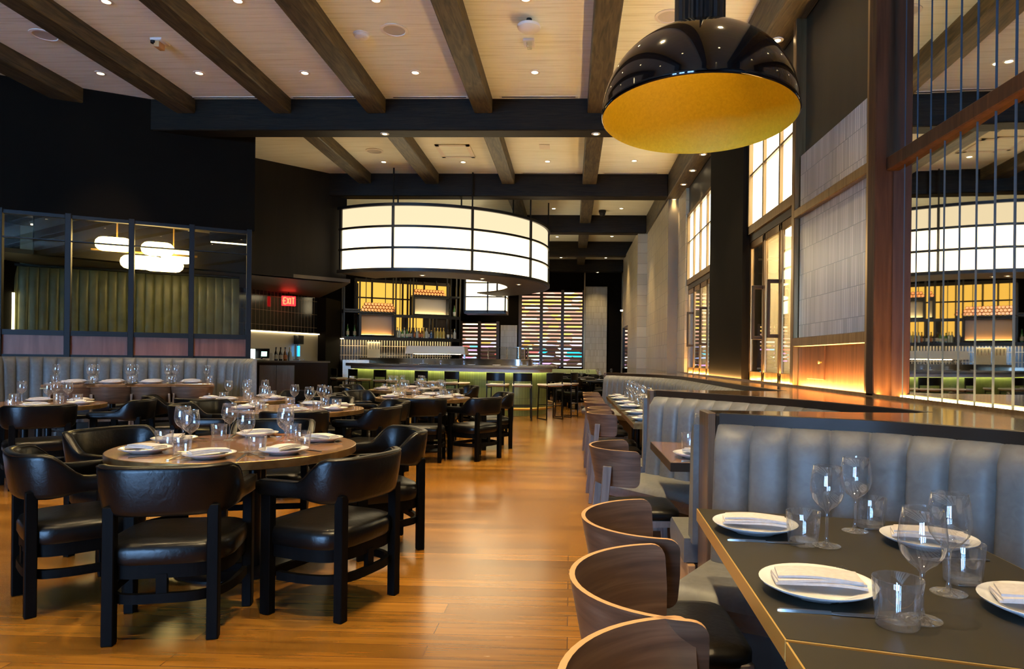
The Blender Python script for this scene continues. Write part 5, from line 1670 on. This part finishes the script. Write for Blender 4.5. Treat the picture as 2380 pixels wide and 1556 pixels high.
# banquette row on the low step
G_ROW = 'small square tables along the left banquette'
for i, px in enumerate((145, 240, 335, 430)):
    tt = (px - 1326) / 1550
    def on(d):
        Y = (12.82 - d / math.cos(WA)) / (1 - 0.55 * tt)
        return tt * Y, Y
    x, y = on(0.92)
    t = thing('square_table', 'small wooden table on the left banquette step, %s from the left' % num[i], 'table', (x, y, PLAT), WA, G_ROW)
    MB().box(-0.275, 0.275, -0.36, 0.36, 0.705, 0.74).build('tabletop', 'table_wood', t, bevel=0.004, seg=1)
    MB().box(-0.28, 0.28, -0.365, 0.365, 0.69, 0.705).build('edge_band', 'table_edge', t, smooth=0)
    MB().tube([(0, 0, 0.02), (0, 0, 0.69)], 0.035, 12).build('column', 'steel_black', t)
    MB().box(-0.22, 0.22, -0.22, 0.22, 0, 0.02).build('base', 'steel_black', t, bevel=0.004, seg=1)
    for s_, nm in ((-1, 'chair side'), (1, 'banquette side')):
        v = Vector((-math.sin(WA), math.cos(WA)))
        place('on the %s of the %s small banquette table' % (nm, num[i]), x + v.x * 0.20 * s_, y + v.y * 0.20 * s_, PLAT + 0.741, WA + PI / 2 - (PI if s_ > 0 else 0), kinds='pngt', grp='on the banquette tables', gv=(0.12, 0.19), tv=(0.05, 0.22))
    x, y = on(1.27)
    if i == 0:
        x, y = on(1.25)
    WC.put('walnut chair at the %s small banquette table, its back to the room' % num[i], (x, y, 0.09), WA + 0.06 * (i % 2), 'wooden chairs along the left banquette')
# right-hand booths
quad_table('booth_table', 'dark olive topped table with brass edge in the near right corner', [(0.485, 2.55), (1.268, 2.37), (1.215, 1.152), (0.439, 1.36)], 'table_dark', 'brass', 'brass edged booth tables', 0.046)
quad_table('booth_table', 'dark table butted against the nearest one, cut off by the bottom edge', [(0.437, 1.350), (1.213, 1.142), (1.16, -0.05), (0.385, 0.16)], 'table_dark', 'brass', 'brass edged booth tables', 0.046)
quad_table('booth_table', 'warm brown wooden table in the second booth', [(0.557, 4.62), (0.90, 4.56), (1.10, 4.22), (1.10, 3.675), (0.555, 3.675)], 'table_wood', 'rim_dark', None, 0.050)
for i, (y0, y1, lab) in enumerate(((5.87, 7.28, 'nearest'), (7.50, 8.85, 'middle'), (9.05, 10.3, 'farthest'))):
    quad_table('booth_table', 'brass edged table in the long third booth, the %s of three' % lab, [(0.56, y1), (1.22, y1), (1.22, y0), (0.56, y0)], 'table_dark', 'table_edge', 'brass edged booth tables', 0.045)
# settings on the nearest booth table, set down piece by piece
Z1_ = 0.7405
def put(proto, lab, x, y, rz, grp, dz=0.0):
    return proto.put(lab, (x, y, Z1_ + dz), rz, grp)
G1 = 'on the nearest booth table'
for (x, y, rz, nm) in ((0.615, 2.225, -1.45, 'far chair place'), (0.605, 1.640, -1.40, 'near chair place'), (1.105, 2.085, 1.65, 'far banquette place'), (1.075, 1.530, 1.70, 'near banquette place')):
    put(PL, 'white plate at the %s of the nearest booth table' % nm, x, y, rz, 'plates ' + G1)
    put(NP, 'folded grey napkin on the plate at the %s of the nearest booth table' % nm, x, y, rz + 1.25 if rz < 0 else rz + 1.1, 'napkins ' + G1, 0.021)
for (x, y, nm) in ((0.786, 2.057, 'far chair place'), (0.771, 1.478, 'near chair place'), (0.949, 2.242, 'far banquette place'), (0.927, 1.655, 'near banquette place')):
    put(WG, 'clear wine glass at the %s of the nearest booth table' % nm, x, y, 0, 'wine glasses ' + G1)
for (x, y, nm) in ((0.719, 2.070, 'far chair place'), (0.703, 1.445, 'near chair place'), (1.025, 2.300, 'far banquette place'), (1.010, 1.740, 'near banquette place')):
    put(TB, 'clear tumbler at the %s of the nearest booth table' % nm, x, y, 0, 'tumblers ' + G1)
for (x, y, rz, nm) in ((0.610, 2.085, -1.68, 'far chair place'), (0.585, 1.500, -1.70, 'near chair place'), (1.11, 2.26, 1.45, 'far banquette place'), (1.10, 1.70, 1.45, 'near banquette place')):
    put(KN, 'steel knife at the %s of the nearest booth table' % nm, x, y, rz, 'knives ' + G1)
for (x, y, rz, nm) in ((0.64, 2.385, -1.45, 'far chair place'), (0.645, 1.79, -1.35, 'near chair place'), (1.09, 1.92, 1.70, 'far banquette place'), (1.06, 1.37, 1.70, 'near banquette place')):
    put(FK, 'steel fork at the %s of the nearest booth table' % nm, x, y, rz, 'forks ' + G1)
G2 = 'on the second booth table'
place('at the chair place of the brown second-booth table', 0.735, 3.88, 0.741, 0.0, grp=G2, gv=(0.20, 0.02), tv=(0.22, -0.16), kinds='pnk')
place('at the banquette place of the brown second-booth table', 0.93, 4.20, 0.741, PI, grp=G2, kinds='pnk')
WG.put('clear wine glass on the brown second-booth table', (0.80, 4.05, 0.741), 0, 'wine glasses ' + G2)
TB.put('clear tumbler behind the plate on the brown second-booth table', (0.76, 4.27, 0.741), 0, 'tumblers ' + G2)
TB.put('clear tumbler beside the near plate on the brown second-booth table', (0.80, 3.72, 0.741), 0, 'tumblers ' + G2)
for i, (y0, y1, lab) in enumerate(((5.87, 7.28, 'nearest'), (7.50, 8.85, 'middle'), (9.05, 10.3, 'farthest'))):
    for k, fy in enumerate((0.22, 0.72)):
        y = y0 + (y1 - y0) * fy
        place('at the %s chair place of the %s third-booth table' % (['near', 'far'][k], lab), 0.70, y, 0.741, 0.0, grp='on the third-booth tables', kinds='pngtk')
        place('at the %s banquette place of the %s third-booth table' % (['near', 'far'][k], lab), 1.08, y + 0.1, 0.741, PI, grp='on the third-booth tables', kinds='pngt')
G_W = 'walnut chairs along the right-hand booths'
for (x, y, rz, lab) in ((0.255, 1.03, 0.0, 'cut off by the bottom edge of the picture'), (0.275, 1.54, 0.02, 'at the near place of the nearest booth table'), (0.312, 2.12, 0.03, 'at the far place of the nearest booth table'),
                        (0.385, 3.88, 0.04, 'at the brown second-booth table'), (0.43, 6.28, 0.03, 'at the near place of the nearest third-booth table'), (0.45, 6.86, 0.0, 'at the far place of the nearest third-booth table'),
                        (0.44, 7.80, 0.03, 'at the near place of the middle third-booth table'), (0.44, 8.42, -0.02, 'at the far place of the middle third-booth table'), (0.45, 9.30, 0.02, 'at the near place of the farthest third-booth table'), (0.46, 9.98, 0.0, 'at the far place of the farthest third-booth table')):
    WC.put('walnut bentwood chair %s' % lab, (x, y, 0), -PI / 2 + rz, G_W)
# far dark dining area beyond the bar
t = thing('far_banquette', 'long sage green bench top far beyond the end of the bar', 'banquette')
MB().box(-1.2, 1.0, 25.25, 25.45, 0.0, 0.92).build('backrest', 'green_leather_bright', t, bevel=0.03)
MB().box(-1.2, 1.0, 24.75, 25.25, 0.0, 0.46).build('seat_cushion', 'leather_green', t, bevel=0.03)
FT = Proto(lambda: thing('dark_table', '', 'table'))
MB().box(-0.45, 0.45, -0.38, 0.38, 0.70, 0.74).build('tabletop', 'table_dark', FT.o, bevel=0.004, seg=1)
MB().tube([(0, 0, 0.02), (0, 0, 0.70)], 0.04, 12).build('column', 'steel_black', FT.o)
MB().box(-0.25, 0.25, -0.25, 0.25, 0, 0.02).build('base', 'steel_black', FT.o, smooth=0)
for i, (x, y, lab) in enumerate(((0.55, 18.2, 'nearest the booths'), (0.30, 20.9, 'second from the booths'), (-0.95, 23.6, 'by the sage bench'), (1.20, 23.6, 'by the tiled column'))):
    FT.put('dark table far beyond the bar, %s' % lab, (x, y, 0), 0, 'dark tables beyond the bar')
    for k in range(4):
        a = PI / 4 + PI / 2 * k + 0.2
        AC.put('black armchair at the far dark table %s, %s corner' % (lab, ['far right', 'far left', 'near left', 'near right'][k]), (x + 0.78 * math.cos(a), y + 0.70 * math.sin(a), 0), a + PI / 2, 'armchairs beyond the bar')
    for k in range(2):
        place('on the %s half of the far dark table %s' % (['left', 'right'][k], lab), x - 0.25 + 0.5 * k, y - 0.15, 0.741, PI / 2, kinds='pg', grp='on the dark tables beyond the bar', gv=(0.2, 0.0))
